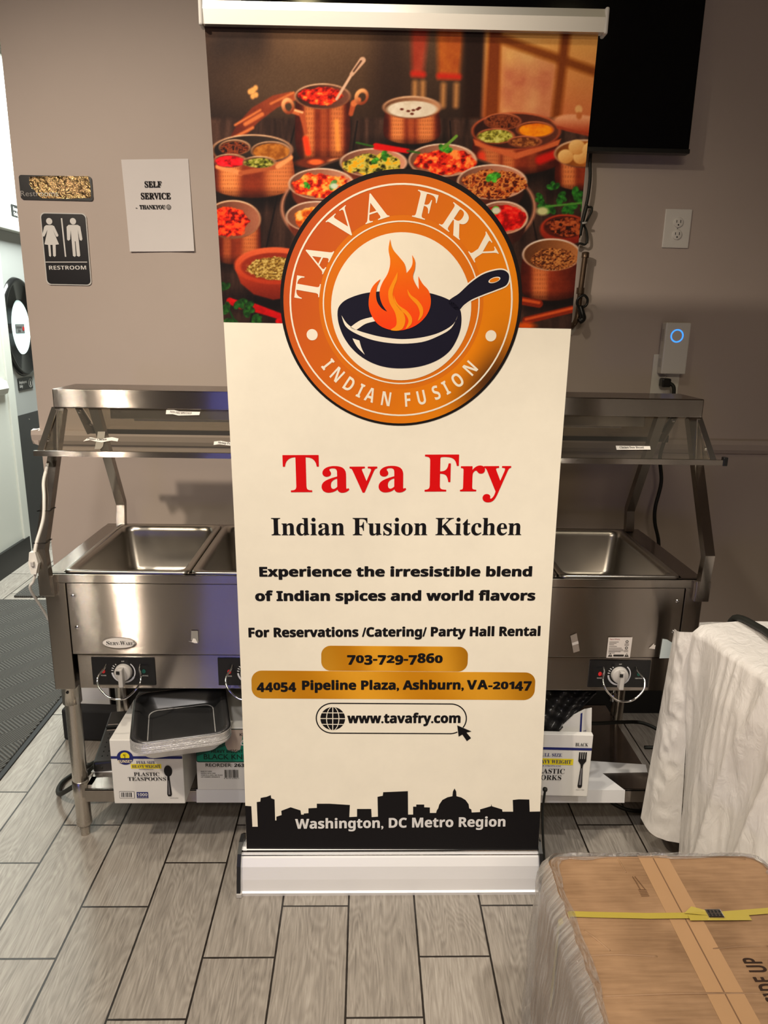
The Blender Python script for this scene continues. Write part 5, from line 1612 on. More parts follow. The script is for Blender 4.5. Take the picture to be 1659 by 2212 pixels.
for i, s_ in enumerate(('MADE IN CHINA', 'HANDLE WITH CARE', 'STORE IN A COOL, DRY PLACE', 'LOT NUMBER: MH0305219')):
    p.text(KF, s_, (kx0 + .012, kz + .061 - i * .0062), (kx0 + .012 + (.032, .042, .062, .054)[i], kz + .061 - i * .0062), CARTONINK, INKBLACK, o_ * 2, cap=.0034, style='sans')
x = kx0 + .080
while x < kx0 + .120:
    w = random.choice((.0006, .001, .0016)); band(p, KF, x, x + w, kz + .042, kz + .068, INKBLACK, o_ * 2); x += w + random.choice((.0006, .001, .0014))
p.text(KF, '8 46732 51865 7', (kx0 + .078, kz + .038), (kx0 + .122, kz + .038), CARTONINK, INKBLACK, o_ * 2, cap=.0032)
p.ring(KF, (kx0 + .148, kz + .055), .006, .0085, CARTONINK, srgb(90, 170, 150), o_ * 2, 4, math.pi / 4, math.pi / 4 + 2 * math.pi)
p.build('carton', r_)
# forks, with an opened carton leaning behind
r_ = carton_root('cutlery_carton', 'white carton of black plastic forks right of the banner', (.46, .2, SH))
fx0, fx1, fyf = .362, .562, .115
p = P(); xf = Matrix.Translation((fx1, fyf, SH + .012)) @ Matrix.Rotation(math.radians(-2.0), 4, 'Z') @ Matrix.Translation((-fx1, -fyf, -SH - .012))
p.box(fx0, fx1, fyf, .132, SH + .012, SH + .212, CARTON, .002, xf=xf)
FF = Plane(tuple(xf @ Vector((fx0, fyf, SH + .012))), (math.cos(math.radians(-2)), math.sin(math.radians(-2)), 0), (0, 0, 1))


def rx(p, s_, r_edge, w, t, c, cp, **kw):
    p.text(FF, s_, (r_edge - w, t), (r_edge, t), CARTONINK, c, o_ * 2.4, cap=cp, **kw)


band(p, FF, .001, .199, .151, .159, NB, o_)
rx(p, 'BLACK', .187, .036, .165, INKBLACK, .0105, style='serif')
rx(p, 'FULL SIZE', .116, .066, .130, NB, .0105, style='serif')
band(p, FF, .05, .150, .103, .123, YEL, o_); rx(p, 'HEAVY WEIGHT', .144, .105, .108, NB, .0115, style='serif')
rx(p, 'POLYPROPYLENE', .116, .06, .0975, NB, .004, style='serif')
rx(p, 'PLASTIC', .128, .088, .075, INKBLACK, .0155, style='serif'); rx(p, 'FORKS', .120, .072, .054, INKBLACK, .0155, style='serif')
fcx = .175
for dx in (-.009, -.003, .003, .009):
    p.polyw([FF.pt(fcx + dx + a, b, o_ * 2) for a, b in ((-.0019, .146), (.0019, .146), (.0021, .122), (-.0021, .122))], CARTONINK, INKBLACK)
p.polyw([FF.pt(fcx + a, b, o_ * 2.2) for a, b in ((-.0112, .124), (.0112, .124), (.0112, .117), (.004, .106), (.003, .098), (.0065, .036), (.004, .030), (-.004, .030), (-.0065, .036), (-.003, .098), (-.004, .106), (-.0112, .117))], CARTONINK, INKBLACK)
p.polyw([FF.pt(fcx + a, b, o_ * 2.8) for a, b in ((-.0014, .094), (.0012, .094), (.003, .040), (-.0035, .040))], CARTONINK, srgb(120, 118, 122))
p.text(FF, 'MADE IN CHINA', (.165, .022), (.189, .022), CARTONINK, INKBLACK, o_ * 2, cap=.0025)
p.build('carton', r_)
r_ = carton_root('cutlery_carton', 'opened white carton with a raised flap behind the fork carton', (.47, .3, SH))
p = P(); p.box(.36, .575, .24, .42, SH + .0015, SH + .185, CARTON, .002); p.box(.40, .572, .166, .24, SH + .0015, SH + .01, CARTON, .002)
FLP = Plane((.45, .165, SH + .18), (1, 0, 0), (0, 0, 1))
p.prism([FLP.at(u, v) for u, v in ((1186, 1600), (1277, 1600), (1278.5, 1530), (1263, 1533), (1240, 1545), (1200, 1582))], (0, .004, 0), CARTON)
p.poly(FLP, [(1251, 1598), (1255, 1598), (1258, 1539), (1254, 1541)], CARTONINK, NB, .0012)
ta, tb_ = FLP.st(1265, 1588), FLP.st(1266, 1576); p.text(FLP, 'BLACK', ta, tb_, CARTONINK, NB, .0014, cap=.0075, style='serif')
p.build('carton', r_)
# white cardboard liners on the shelf
p = P(); p.prism([(-.905, .246, SH + .0005), (-.57, .246, SH + .0005), (-.57, .60, SH + .0005), (-.89, .60, SH + .0005)], (0, 0, .0008), mat('white_board', srgb(226, 226, 228), .5, nscale=8, namt=.02))
tag(p.build('shelf_liner', base=(-.75, .4, SH)), 'white board under the black power strip', 'liner')
p = P(); WB = MATS['white_board']
p.prism([(-.568, .1625, SH + .0005), (.688, .1625, SH + .0005), (.648, .245, SH + .0005), (.79, .25, SH + .0005), (.80, .29, SH + .0005), (.62, .31, SH + .0005), (-.568, .31, SH + .0005)], (0, 0, .0008), WB)
p.prism([(-.571, .1625, SH + .001), (.690, .1625, SH + .001), (.692, .1615, .141), (-.572, .1615, .141)], (0, -.0008, 0), WB)
tag(p.build('shelf_liner', base=(.1, .2, SH)), 'white board folded over the front lip of the undershelf', 'liner')
# power strip
r_ = thing('power_strip', 'long black power strip beside the teaspoon carton', 'power strip', (-.87, .36, SH))
p = P(); xf = Matrix.Translation((-.866, .245, SH + .002)) @ Matrix.Rotation(math.radians(9), 4, 'Z')
p.box(-.030, .030, 0, .30, 0, .034, BLACKP, .006, xf=xf); p.box(-.026, .026, .19, .285, .034, .042, BLACKP, .004, xf=xf); p.build('housing', r_)
p = P()
for i in range(6):
    for dx in (-.010, .006):
        p.box(dx, dx + .003, .03 + i * .025, .036 + i * .025, .0335, .0345, mat('slot_black', (0, 0, 0, 1), .9, nscale=10), xf=xf)
p.box(-.020, .020, .175, .180, .034, .0355, CHROME, xf=xf); p.box(-.020, .020, .196, .200, .042, .0435, CHROME, xf=xf); p.build('socket', r_)
p = P()
p.tube([tuple(xf @ Vector((0, .002, .015))), (-.895, .262, SH + .014), (-.955, .275, .13), (-1.05, .34, .04), (-1.085, .45, .009), (-1.02, .56, .008), (-.93, .66, .008), (-.90, .75, .008)], .0075, mat('black_cord', (.010, .011, .008, 1), .6, nscale=20), 10)
p.build('cord', r_)
# black amplifier-like case on the floor behind the table
p = P(); xf = Matrix.Translation((-1.10, .70, 0)) @ Matrix.Rotation(math.radians(-3), 4, 'Z')
p.box(-.085, .32, .0, .055, .004, .128, BLACKM, .008, xf=xf)
for a, b in ((.12, .09), (.13, .06)):
    p.lathe(tuple(xf @ Vector((a, 0, b))), (0, -1, 0), [(.005, 0), (.004, .002), (0, .003)], CHROME, 8)
tag(p.build('equipment_case', base=(-1.0, .8, 0)), 'black case on the floor behind the left table leg', 'case')
# white board leaning on the wall behind
p = P(); c0 = hit(150, 1488, 1, .80); c1 = hit(240, 1520, 1, .80)
p.box(c0[0], c1[0], .79, .802, 0.0, .36, WB, .001); tag(p.build('backing_board', base=(c0[0], .80, 0)), 'white board standing close behind the black case on the floor', 'board')
# heater element lead
p = P(); p.tube([(-.885, .20, .54), (-.86, .26, .50), (-.83, .34, .44), (-.76, .42, .405), (-.70, .46, .38)], .005, mat('bronze_lead', (.20, .16, .10, 1), .35, .5, nscale=20), 10)
p.tube([(-.70, .46, .38), (-.66, .475, .36), (-.62, .48, .33), (-.60, .46, .29)], .010, BLACKP, 10)
p.build('appliance_lead', table)
# foil trays: nested, one object each
FOIL = mat('aluminium_foil', (.94, .93, .92, 1), .32, .6, nscale=50, namt=.04, bump=.6, bscale=220)
FOILIN = mat('foil_dark_reflection', (.17, .17, .175, 1), .30, .85, nscale=12, namt=.15, bump=.05, bscale=25)  # same aluminium, with the dark reflection inside put into its colour


def foil_tray(inside):
    t = P(); a, b = .124, .131
    rings(t, [(-a, a, -b, b, .04, .040), (-a - .004, a + .004, -b - .004, b + .004, .042, .043), (-a + .004, a - .004, -b + .004, b - .004, .038, .045), (-a + .014, a - .014, -b + .014, b - .014, .034, .039),
              (-a + .030, a - .030, -b + .030, b - .030, .03, .006), (-a + .036, a - .036, -b + .036, b - .036, .026, .0022), (-a + .040, a - .040, -b + .040, b - .040, .026, .0035),
              (-a + .046, a - .046, -b + .046, b - .046, .024, .001)], inside)
    rings(t, [(-a - .004, a + .004, -b - .004, b + .004, .042, .0432), (-a - .005, a + .005, -b - .005, b + .005, .043, .0415), (-a - .003, a + .003, -b - .003, b + .003, .042, .0395), (-a + .003, a - .003, -b + .003, b - .003, .036, .0385)], FOIL, cap_last=False)
    rings(t, [(-a + .003, a - .003, -b + .003, b - .003, .036, .0385), (-a + .028, a - .028, -b + .028, b - .028, .03, .0052), (-a + .044, a - .044, -b + .044, b - .044, .024, .0002)], FOIL, cap_last=False)
    return t.build('foil_tray')


TRM = Matrix.Translation((-.592, .120, .3885)) @ Matrix.Rotation(math.radians(14.5), 4, 'Z') @ Matrix.Rotation(math.radians(.6), 4, 'X') @ Matrix.Rotation(math.radians(.0), 4, 'Y')
first = foil_tray(FOILIN); lower = foil_tray(FOIL)
NT = 9
names = ['lowest', 'second lowest', 'third lowest', 'fourth lowest', 'middle', 'fourth from the top', 'third from the top', 'second from the top']
for i in range(NT):
    o = first if i == NT - 1 else (lower if i == 0 else lower.copy())
    if 0 < i < NT - 1:
        COL.objects.link(o)
    o.matrix_world = TRM @ Matrix.Translation((random.uniform(-.0012, .0012), random.uniform(-.0012, .0012), i * .0036)) @ Matrix.Rotation(random.uniform(-.006, .006), 4, 'Z')
    tag(o, 'topmost foil tray of the stack, open and dark inside' if i == NT - 1 else names[i] + ' foil tray of the nested stack on the teaspoon carton', 'tray', 'nested foil trays on the cutlery cartons')
# black bin bag hanging at the back on the right
p = P(); g = np.zeros((28, 24, 3))
for i in range(28):
    for j in range(24):
        u_ = 1120 + 168 * i / 27; b = j / 23; vb = 1600 if u_ < 1192 else 1596 - (u_ - 1192) * 1.02
        v_ = 1482 + (max(vb, 1499) - 1482) * b
        g[i, j] = hit(u_, v_, 1, .170 + .05 * (1 - b) + .010 * math.sin(i * .6 + j * .4) + .006 * math.sin(i * 1.3 - j * .9))
        g[i, j][2] = min(g[i, j][2], .519)
p.grid(g, mat('black_bag', (.02, .019, .019, 1), .3, nscale=20, bump=.4, bscale=45))
tag(p.build('plastic_bag', base=(.45, .25, .37)), 'crumpled black plastic bag above the open fork carton', 'bag')
# cables at the back right
p = P(); p.tube([(.59, .40, .27), (.66, .40, .262), (.76, .42, .255), (.84, .43, .245), (.90, .40, .22), (.87, .36, .205), (.82, .36, .20)], .006, MATS['black_cord'], 8)
p.tube([(.66, .40, .05), (.73, .33, .012), (.80, .30, .008), (.90, .34, .008)], .006, MATS['black_cord'], 8)
tag(p.build('power_cable', base=(.75, .4, .2)), 'black cable lying behind the right end of the undershelf', 'cable')

# ------------------------------------------------------------------ things on the back wall
WP = Plane((0, WY, 0), (1, 0, 0), (0, 0, 1))
# self service notice
r_ = thing('paper_notice', 'white self service notice taped on the wall left of the banner', 'notice', (-.78, WY, 1.73))
p = P(); cs = [WP.st(*q) for q in ((262, 345), (407, 343), (421, 543), (282, 544))]
n = 9; g = np.zeros((n, n, 3))
for i in range(n):
    for j in range(n):
        a, b = i / (n - 1), j / (n - 1)
        q = (cs[3] * (1 - a) + cs[2] * a) * (1 - b) + (cs[0] * (1 - a) + cs[1] * a) * b
        lift = .002 + .010 * (1 - b) ** 3 * (abs(a - .6)) + .004 * a * (1 - b)
        g[i, j] = WP.pt(q[0], q[1], lift)
PAPER = srgb(226, 220, 218)
p.grid(g, PAPERINK, [[PAPER] * n] * n)
for s_, l, r2, y, t, k in (('SELF', 314, 350, 405, 392.5, 'serif'), ('SERVICE', 306, 369.5, 430.5, 417.5, 'serif'), ('THANKYOU', 303, 358, 452, 443.5, 'serif'), ('-', 294.5, 297.5, 452, 446, '')):
    p.textpx(WP, s_, l, y, r2, y, t, PAPERINK, INKBLACK, .0056, style=k, bold=.022)
c = WP.st(365, 447.8); p.ring(WP, c, .0065, .0078, PAPERINK, INKBLACK, .0056, 30); p.disc(WP, c, .0065, PAPERINK, srgb(176, 172, 170), .0052, 24)
for dx in (-.0025, .0025):
    p.disc(WP, c + np.array([dx, .0022]), .0011, PAPERINK, INKBLACK, .0058, 10)
p.ring(WP, c, .0032, .0044, PAPERINK, INKBLACK, .0058, 14, math.radians(200), math.radians(340)); p.build('sheet', r_)
# restroom sign
a, b = WP.st(93, 616), WP.st(192, 460)
sh0, sh1 = -1.182, -1.030; t0, t1 = 1.613, 1.843
r_, q = wall_sign('restroom_sign', 'black restroom sign with white man and woman pictograms', WP, sh0, sh1, t0, t1, .014, mat('clear_edge', srgb(214, 212, 208), .25, nscale=20, namt=.02), .004, INKBLACK)
Z1 = lambda X, Y: WP.st(X / 3.318, 300 + Y / 3.318)


def zs(pts):
    return [WP.pt(*Z1(*k), .006) for k in pts]


q.disc(WP, Z1(358, 592), .0102, SIGNINK, OFFW, .006, 24); q.disc(WP, Z1(528, 592), .0102, SIGNINK, OFFW, .006, 24)
q.polyw(zs([(335, 620), (380, 620), (394, 628), (424, 692), (420, 702), (408, 702), (384, 652), (428, 757), (404, 760), (406, 838), (398, 847), (386, 840), (382, 761), (366, 761), (372, 838), (368, 847), (357, 840), (350, 761), (324, 757), (346, 652), (324, 700), (312, 702), (308, 692), (322, 632)]), SIGNINK, OFFW)
q.polyw(zs([(496, 618), (562, 618), (580, 630), (596, 720), (588, 732), (576, 726), (562, 652), (580, 838), (572, 846), (556, 840), (546, 735), (541, 735), (549, 838), (542, 847), (528, 840), (512, 655), (508, 722), (496, 732), (486, 724), (482, 632)]), SIGNINK, OFFW)
q.polyw(zs([(441, 570), (451, 570), (480, 846), (470, 846)]), SIGNINK, OFFW)
q.polyw(zs([(332, 881), (629, 881), (630, 887), (333, 887)]), SIGNINK, OFFW)
q.text(WP, 'RESTROOM', Z1(358, 938), Z1(623, 937), SIGNINK, OFFW, .006, cap=.0125, style='sans'); q.build('sign_plate', r_)
# restrooms direction sign, its golden reflection imitated by a metallic patch
r_, q = wall_sign('restrooms_sign', 'long glossy black restrooms sign above the pictogram sign', WP, -1.240, -1.003, 1.882, 1.957, .009, BLACKP, .004, srgb(14, 12, 12))
q.text(WP, 'Restrooms', WP.st(47, 424.5), WP.st(128, 424.5), SIGNINK, srgb(150, 146, 142), .0066, cap=.0165); q.build('sign_plate', r_)
gm = mat('gold_reflection', (.62, .42, .20, 1), .16, 1.0, nscale=30, namt=.3, bump=1.0, bscale=70, dist=.012)
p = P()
p.polyw([WP.pt(*WP.st(*k), .0058) for k in ((65, 382), (118, 381), (192, 381), (196, 400), (198, 428), (150, 430), (92, 429), (84, 424), (76, 411), (70, 408), (65, 398))], gm, (1, 1, 1, 1)); tag(p.build('reflection_patch', r_), 'painted gold reflection')
# outlet plate


def outlet(name, label, s0, s1, t0, t1, cat='outlet', sockets=True):
    root = thing(name, label, cat, tuple(WP.pt((s0 + s1) / 2, t0)))
    q = P(); q.box(s0, s1, WY - .006, WY, t0, t1, WHITEP, .003); q.lathe(((s0 + s1) / 2, WY - .006, (t0 + t1) / 2), (0, -1, 0), [(.003, 0), (.0025, .001), (0, .0015)], CHROME, 10); q.build('plate', root)
    if sockets:
        for dz in (.0195, -.0195):
            cx, cz = (s0 + s1) / 2 + .001, (t0 + t1) / 2 + dz
            q = P(); q.lathe((cx, WY - .006, cz), (0, -1, 0), [(.0165, 0), (.0165, .003), (.015, .0035), (0, .0035)], WHITEP, 24)
            for dx, h in ((-.0065, .008), (.0065, .0095)):
                q.box(cx + dx - .001, cx + dx + .001, WY - .0102, WY - .009, cz + .003 - h / 2, cz + .003 + h / 2, BLACKM)
            q.lathe((cx, WY - .0095, cz - .008), (0, -1, 0), [(.0025, 0), (.0025, .0008), (0, .0008)], BLACKM, 10); q.build('socket', root)
    return root


outlet('wall_outlet', 'white wall outlet to the right of the banner above the router', .918, 1.010, 1.775, 1.900)
pl_ = outlet('wall_plate', 'white wall plate partly hidden behind the plugged in router', .932, 1.034, 1.262, 1.418, 'outlet', True)
# router
r_ = thing('wifi_router', 'white plug-in router with a glowing blue ring', 'router', (1.0, WY - .01, 1.35))
RX0, RX1, RZ0, RZ1, RY = .948, 1.036, 1.352, 1.528, WY - .045
p = P(); p.box(RX0, RX1, RY, WY - .0065, RZ0, RZ1, WHITEP, .004)
for i in range(9):
    p.box(RX0 - .0008, RX0 + .001, WY - .036, WY - .012, 1.375 + i * .0035, 1.3765 + i * .0035, GREYP)
for i in range(12):
    p.box(RX0 - .0008, RX0 + .001, WY - .036, WY - .012, 1.465 + i * .0035, 1.4665 + i * .0035, GREYP)
p.build('housing', r_)
BLUE = mat('blue_led', (.02, .12, .9, 1), .4, nscale=5, emit=(.03, .22, 1.0, 1), estr=2.2)
RP_ = Plane((0, RY, 0), (1, 0, 0), (0, 0, 1)); p = P(); p.ring(RP_, (.990, 1.483), .0185, .0225, BLUE, (1, 1, 1, 1), .0006, 48); p.build('status_ring', r_)
# black plug and the lead hanging from it
r_ = thing('power_lead', 'black plug and lead hanging down behind the right sneeze guard', 'lead', (.97, WY, 1.32))
p = P(); p.box(.958, .990, WY - .045, WY - .010, 1.305, 1.336, BLACKP, .005); p.build('plug', r_)
p = P(); p.tube([(.985, WY - .035, 1.32), (.998, WY - .05, 1.305), (1.0, WY - .05, 1.25), (.995, WY - .055, 1.2), (.978, WY - .07, 1.12), (.965, WY - .08, 1.06), (.98, WY - .08, .97), (.965, WY - .09, .88), (.97, WY - .09, .82), (1.0, WY - .08, .71), (.98, WY - .08, .5), (.9, WY - .1, .2)], .0065, MATS['black_cord'], 10)
p.build('cord', r_)
# television
r_ = thing('television', 'large black wall television behind the banner top', 'television', (.23, .90, 2.05))
p = P(); p.box(-.485, .944, .85, .875, 2.062, 2.86, TVM, .004); p.build('screen', r_)
p = P(); p.box(-.10, .56, .875, .918, 2.2, 2.7, BLACKM, .006); p.box(.0, .46, .915, .929, 2.25, 2.6, BLACKM); p.build('wall_bracket', r_)
p = P(); p.box(-.487, .946, .846, .88, 2.055, 2.069, BLACKP, .002); p.build('lower_bezel', r_)
# bundled lead hanging from the television
p = P(); y = WY - .025; BC = MATS['black_cord']
p.tube([(.640, .90, 2.08), (.640, y, 2.04), (.645, y, 1.99), (.644, y, 1.94), (.640, y, 1.905), (.634, y, 1.87), (.628, y, 1.83), (.622, y, 1.80)], .0055, BC, 8)
p.tube([(.638, y - .012, 1.90), (.632, y - .012, 1.87), (.627, y - .012, 1.84), (.623, y - .012, 1.805)], .0065, BC, 8)
p.tube([(.642, y, 1.895), (.657, y, 1.896), (.660, y, 1.885), (.650, y, 1.862), (.643, y, 1.848), (.636, y, 1.842)], .0038, BC, 8)
p.tube([(.637, y, 1.84), (.648, y, 1.82), (.653, y, 1.79), (.645, y, 1.778), (.628, y, 1.781), (.616, y, 1.772), (.622, y, 1.80), (.634, y, 1.84)], .0038, BC, 8)
p.tube([(.626, y - .016, 1.843), (.642, y - .016, 1.845)], .004, GREYP, 6, sub=1)
tag(p.build('television_lead', base=(.64, y, 1.8)), 'looped black lead hanging under the television beside the banner edge', 'lead')
# bronze pipe with a valve
r_ = thing('wall_pipe', 'short bronze pipe with a black valve beside the banner edge', 'pipe', (.64, WY, 1.52))
BZ = mat('bronze_pipe', (.13, .085, .055, 1), .35, .7, nscale=25, namt=.3)
p = P(); y = WY - .035
p.tube([(.648, y, 1.752), (.645, y, 1.69), (.641, y, 1.61), (.640, y, 1.56), (.634, y, 1.525), (.622, y + .02, 1.505), (.615, WY, 1.500)], .0095, BZ, 12)
p.lathe((.648, y, 1.735), (0, 0, 1), [(.0125, 0), (.0125, .016), (.009, .018)], BZ, 16); p.lathe((.641, y, 1.617), (0, 0, 1), [(.0135, 0), (.0135, .02)], BZ, 16)
p.lathe((.618, WY, 1.502), (0, -1, 0), [(.028, 0), (.026, .005), (.012, .007)], WHITEP, 24); p.build('pipe', r_)
p = P(); p.tube([(.630, y - .02, 1.600), (.648, y - .02, 1.612), (.662, y - .02, 1.600), (.660, y - .02, 1.580), (.642, y - .02, 1.572), (.628, y - .02, 1.582)], .0045, BLACKP, 8, closed=True)
p.tube([(.640, y - .015, 1.575), (.648, y - .02, 1.55), (.652, y - .02, 1.535), (.640, y - .02, 1.525)], .011, BLACKP, 10); p.build('valve', r_)
# thin black cord hanging at the right edge of the banner
p = P(); p.tube([(.420, .055, .258), (.417, .05, .20), (.418, .04, .15), (.424, .03, .08), (.428, .01, .02), (.425, -.02, .006)], .0035, BC, 8); p.lathe((.420, .055, .262), (0, 0, 1), [(0, -.007), (.006, -.004), (.007, 0), (.006, .004), (0, .007)], BC, 12)
tag(p.build('bungee_cord', base=(.42, .03, .0)), 'thin black cord with a knob at the banner\'s lower right edge', 'cord')

# ------------------------------------------------------------------ covered table at the right
r_ = thing('side_table', 'folding table hidden under the white plastic cover', 'table', (1.2, -.2, 0))
p = P(); p.box(.955, 1.55, -.60, .03, .722, .745, mat('table_laminate', srgb(150, 140, 130), .5, nscale=8), .004); p.build('tabletop', r_)
for x, y in ((1.0, -.52), (1.48, -.52), (1.0, -.03), (1.48, -.03)):
    p = P(); p.lathe((x, y, 0), (0, 0, 1), [(.014, 0), (.014, .724)], STEEL_V, 14); p.build('leg', r_)


def nz(x, y, seed):
    r = np.random.default_rng(seed).random((32, 32)); xi, yi = int(math.floor(x)), int(math.floor(y)); fx, fy = x - xi, y - yi
    fx = fx * fx * (3 - 2 * fx); fy = fy * fy * (3 - 2 * fy)
    return (NZ[seed][xi % 32, yi % 32] * (1 - fx) + NZ[seed][(xi + 1) % 32, yi % 32] * fx) * (1 - fy) + (NZ[seed][xi % 32, (yi + 1) % 32] * (1 - fx) + NZ[seed][(xi + 1) % 32, (yi + 1) % 32] * fx) * fy


NZ = {s: np.random.default_rng(s).random((32, 32)) for s in range(20)}


def ridge(x, y, s):
    return 1 - abs(2 * nz(x, y, s) - 1)


def plastic_mat():
    m, nt, b = new_mat('white_plastic_sheet')
    b.inputs['Base Color'].default_value = srgb(230, 226, 222)
    b.inputs['Roughness'].default_value = .34; b.inputs['Specular IOR Level'].default_value = .45
    v = obj_coords(nt, (1, 1, .38))
    n1 = N(nt, 'ShaderNodeTexNoise'); n1.inputs['Scale'].default_value = 34; n1.inputs['Detail'].default_value = 7; n1.inputs['Distortion'].default_value = .9
    L(nt, v, n1.inputs['Vector'])
    bp = N(nt, 'ShaderNodeBump'); bp.inputs['Strength'].default_value = .55; bp.inputs['Distance'].default_value = .010
    L(nt, n1.outputs['Fac'], bp.inputs['Height']); L(nt, bp.outputs['Normal'], b.inputs['Normal'])
    return m


SHEET = plastic_mat()
p = P()
# top, left side (towards the banner) and front as one sheet: w runs round the edge, h from table middle over the edge to the hem
nw, nh = 150, 90
g = np.zeros((nw, nh, 3))
cor = [(.775, .03), (.92, -.66), (1.60, -.68)]
for i in range(nw):
    a = i / (nw - 1)
    if a < .72:
        k = a / .72; ex, ey = cor[0][0] + (cor[1][0] - cor[0][0]) * k, cor[0][1] + (cor[1][1] - cor[0][1]) * k; nx_, ny_ = -.99, -.14
        ix, iy = 1.62, ey + .02
    else:
        k = (a - .72) / .28; ex, ey = cor[1][0] + (cor[2][0] - cor[1][0]) * k, cor[1][1] + (cor[2][1] - cor[1][1]) * k; nx_, ny_ = -.03, -1.0
        ix, iy = 1.62, -.2 - .4 * (1 - k)
    for j in range(nh):
        b = j / (nh - 1)
        if b < .34:
            k = b / .34; x = ix + (ex - ix) * k; y = iy + (ey - iy) * k
            z = .762 + .006 * nz(x * 9, y * 9, 3) + .012 * ridge(x * 5 + y * 2, y * 6, 4) * (1 - .3 * k) - .018 * max(0, k - .86) / .14
            if a < .1:
                z += .012 * (1 - a / .1) * k
        else:
            k = (b - .34) / .66
            q_ = min(1, max(0, (a - .30) / .2)); bulge = (.010 * min(1, k * 6) + .045 * k) * (1 - .75 * q_)
            fold = math.sin(a * 30 + 1.6 * math.sin(k * 2.2) + 5 * nz(a * 7, k * .9, 5))
            amp = .014 * min(1, k * 2.5) * (.5 + nz(a * 12, k * 2, 6)); wr = .016 * ridge(a * 15 + k * 1.2, k * 1.5 + a * 4, 7) ** 2 + .007 * ridge(a * 38 - k * 2, k * 3, 8)
            d = bulge + fold * amp + wr
            x = ex + nx_ * d; y = ey + ny_ * d; z = .758 - (.758 - .075) * k - .012 * nz(a * 12, 1.5, 9) * k
            if a < .22:
                sft = (1 - a / .22) * k; x += .085 * sft; z += .045 * sft * k
        g[i, j] = (x, y, z)
p.grid(g, SHEET)
# the loose back flap by the steam table
nw, nh = 40, 90; g2 = np.zeros((nw, nh, 3))
A0, A1, B0, B1 = np.array((.741, .088, .732)), np.array((.727, .118, .122)), np.array(g[0, 31]), np.array(g[0, -1])
for i in range(nw):
    for j in range(nh):
        a, b = i / (nw - 1), j / (nh - 1)
        q = (A0 * (1 - b) + A1 * b) * (1 - a) + (B0 * (1 - b) + B1 * b) * a
        q = q + np.array((-.8, -.5, 0)) * (.010 * math.sin(a * math.pi) + .008 * ridge(a * 3 + b, b * 14, 10) * math.sin(a * math.pi) + .006 * nz(a * 6, b * 22, 11) * math.sin(a * math.pi))
        if b > .8:
            q[2] -= .012 * math.sin(a * 3) * (b - .8) / .2
        g2[i, j] = q
p.grid(g2, SHEET)
# back skirt hanging behind
g3 = np.zeros((30, 12, 3))
for i in range(30):
    for j in range(12):
        a, b = i / 29, j / 11
        g3[i, j] = (.79 + .8 * a, .055 + .010 * b + .004 * math.sin(a * 30), .765 - .25 * b)
p.grid(g3, SHEET)
tag(p.build('table_cover', base=(1.15, -.25, 0)), 'wrinkled white plastic cover hanging to the floor from the side table', 'cover')
p = P(); p.tube([(.862, .058, .70), (.875, .045, .782), (.90, -.03, .789), (.905, -.09, .789), (.93, -.16, .789), (1.02, -.26, .789)], .0085, BC, 10)
tag(p.build('cable', base=(.95, -.1, .78)), 'black cable lying across the white plastic cover', 'cable')

# ------------------------------------------------------------------ wrapped cardboard box in front
BX0, BX1, BY0, BY1, BZ1 = .293, .775, -1.06, -.382, .420
r_ = thing('cardboard_box', 'big brown cardboard box wrapped in clear film in front of the banner', 'box', (.53, -.72, 0))
KT = P(); n1, n2 = 60, 80
rings(KT, [(BX0 + .004, BX1 - .004, BY0, BY1 - .004, .03, 0.0), (BX0, BX1, BY0, BY1, .03, .02), (BX0, BX1, BY0, BY1, .035, .36), (BX0 + .002, BX1 - .002, BY0 + .002, BY1 - .002, .035, .40), (BX0 + .008, BX1 - .008, BY0 + .008, BY1 - .008, .035, .416), (BX0 + .02, BX1 - .02, BY0 + .02, BY1 - .02, .03, BZ1)], KRAFT)
KT.build('carton', r_)
TB = Plane((0, 0, BZ1), (1, 0, 0), (0, 1, 0))
TAPE = mat('packing_tape', srgb(172, 136, 100), .25, nscale=12, namt=.06, coat=.3)
p = P(); p.prism([(.496, BY0, BZ1 + .0003), (.560, BY0, BZ1 + .0003), (.563, BY1 - .012, BZ1 + .0003), (.499, BY1 - .012, BZ1 + .0003)], (0, 0, .0004), TAPE); p.build('packing_tape', r_)
p = P(); p.prism([(.5265, BY0, BZ1 + .0008), (.529, BY0, BZ1 + .0008), (.531, BY1 - .006, BZ1 + .0008), (.5285, BY1 - .006, BZ1 + .0008)], (0, 0, .0002), mat('seam_shadow', srgb(112, 82, 56), .8, nscale=20)); p.build('flap_seam', r_)
p = P()
LET = srgb(44, 26, 16)
Tt = Plane((0, 0, BZ1), (0, 1, 0), (-1, 0, 0))
e1, e2 = hit(1640, 2085, 2, BZ1), hit(1640, 2180, 2, BZ1)
lt = hit(1603, 2072, 2, BZ1); lb = hit(1648, 2082, 2, BZ1)
yend = lt[1] + .002; capx = abs(lb[0] - lt[0])
yU0 = hit(1620, 2110, 2, BZ1)[1]; yE = hit(1634, 2141, 2, BZ1)[1]; 
base_x = -(lb[0])
w = .150
p.text(Tt, 'THIS SIDE UP', (yend - w, base_x), (yend, base_x), CARTONINK, LET, .0008, cap=capx * 1.02, style='sans')
p.build('printed_marking', r_)
p = P()
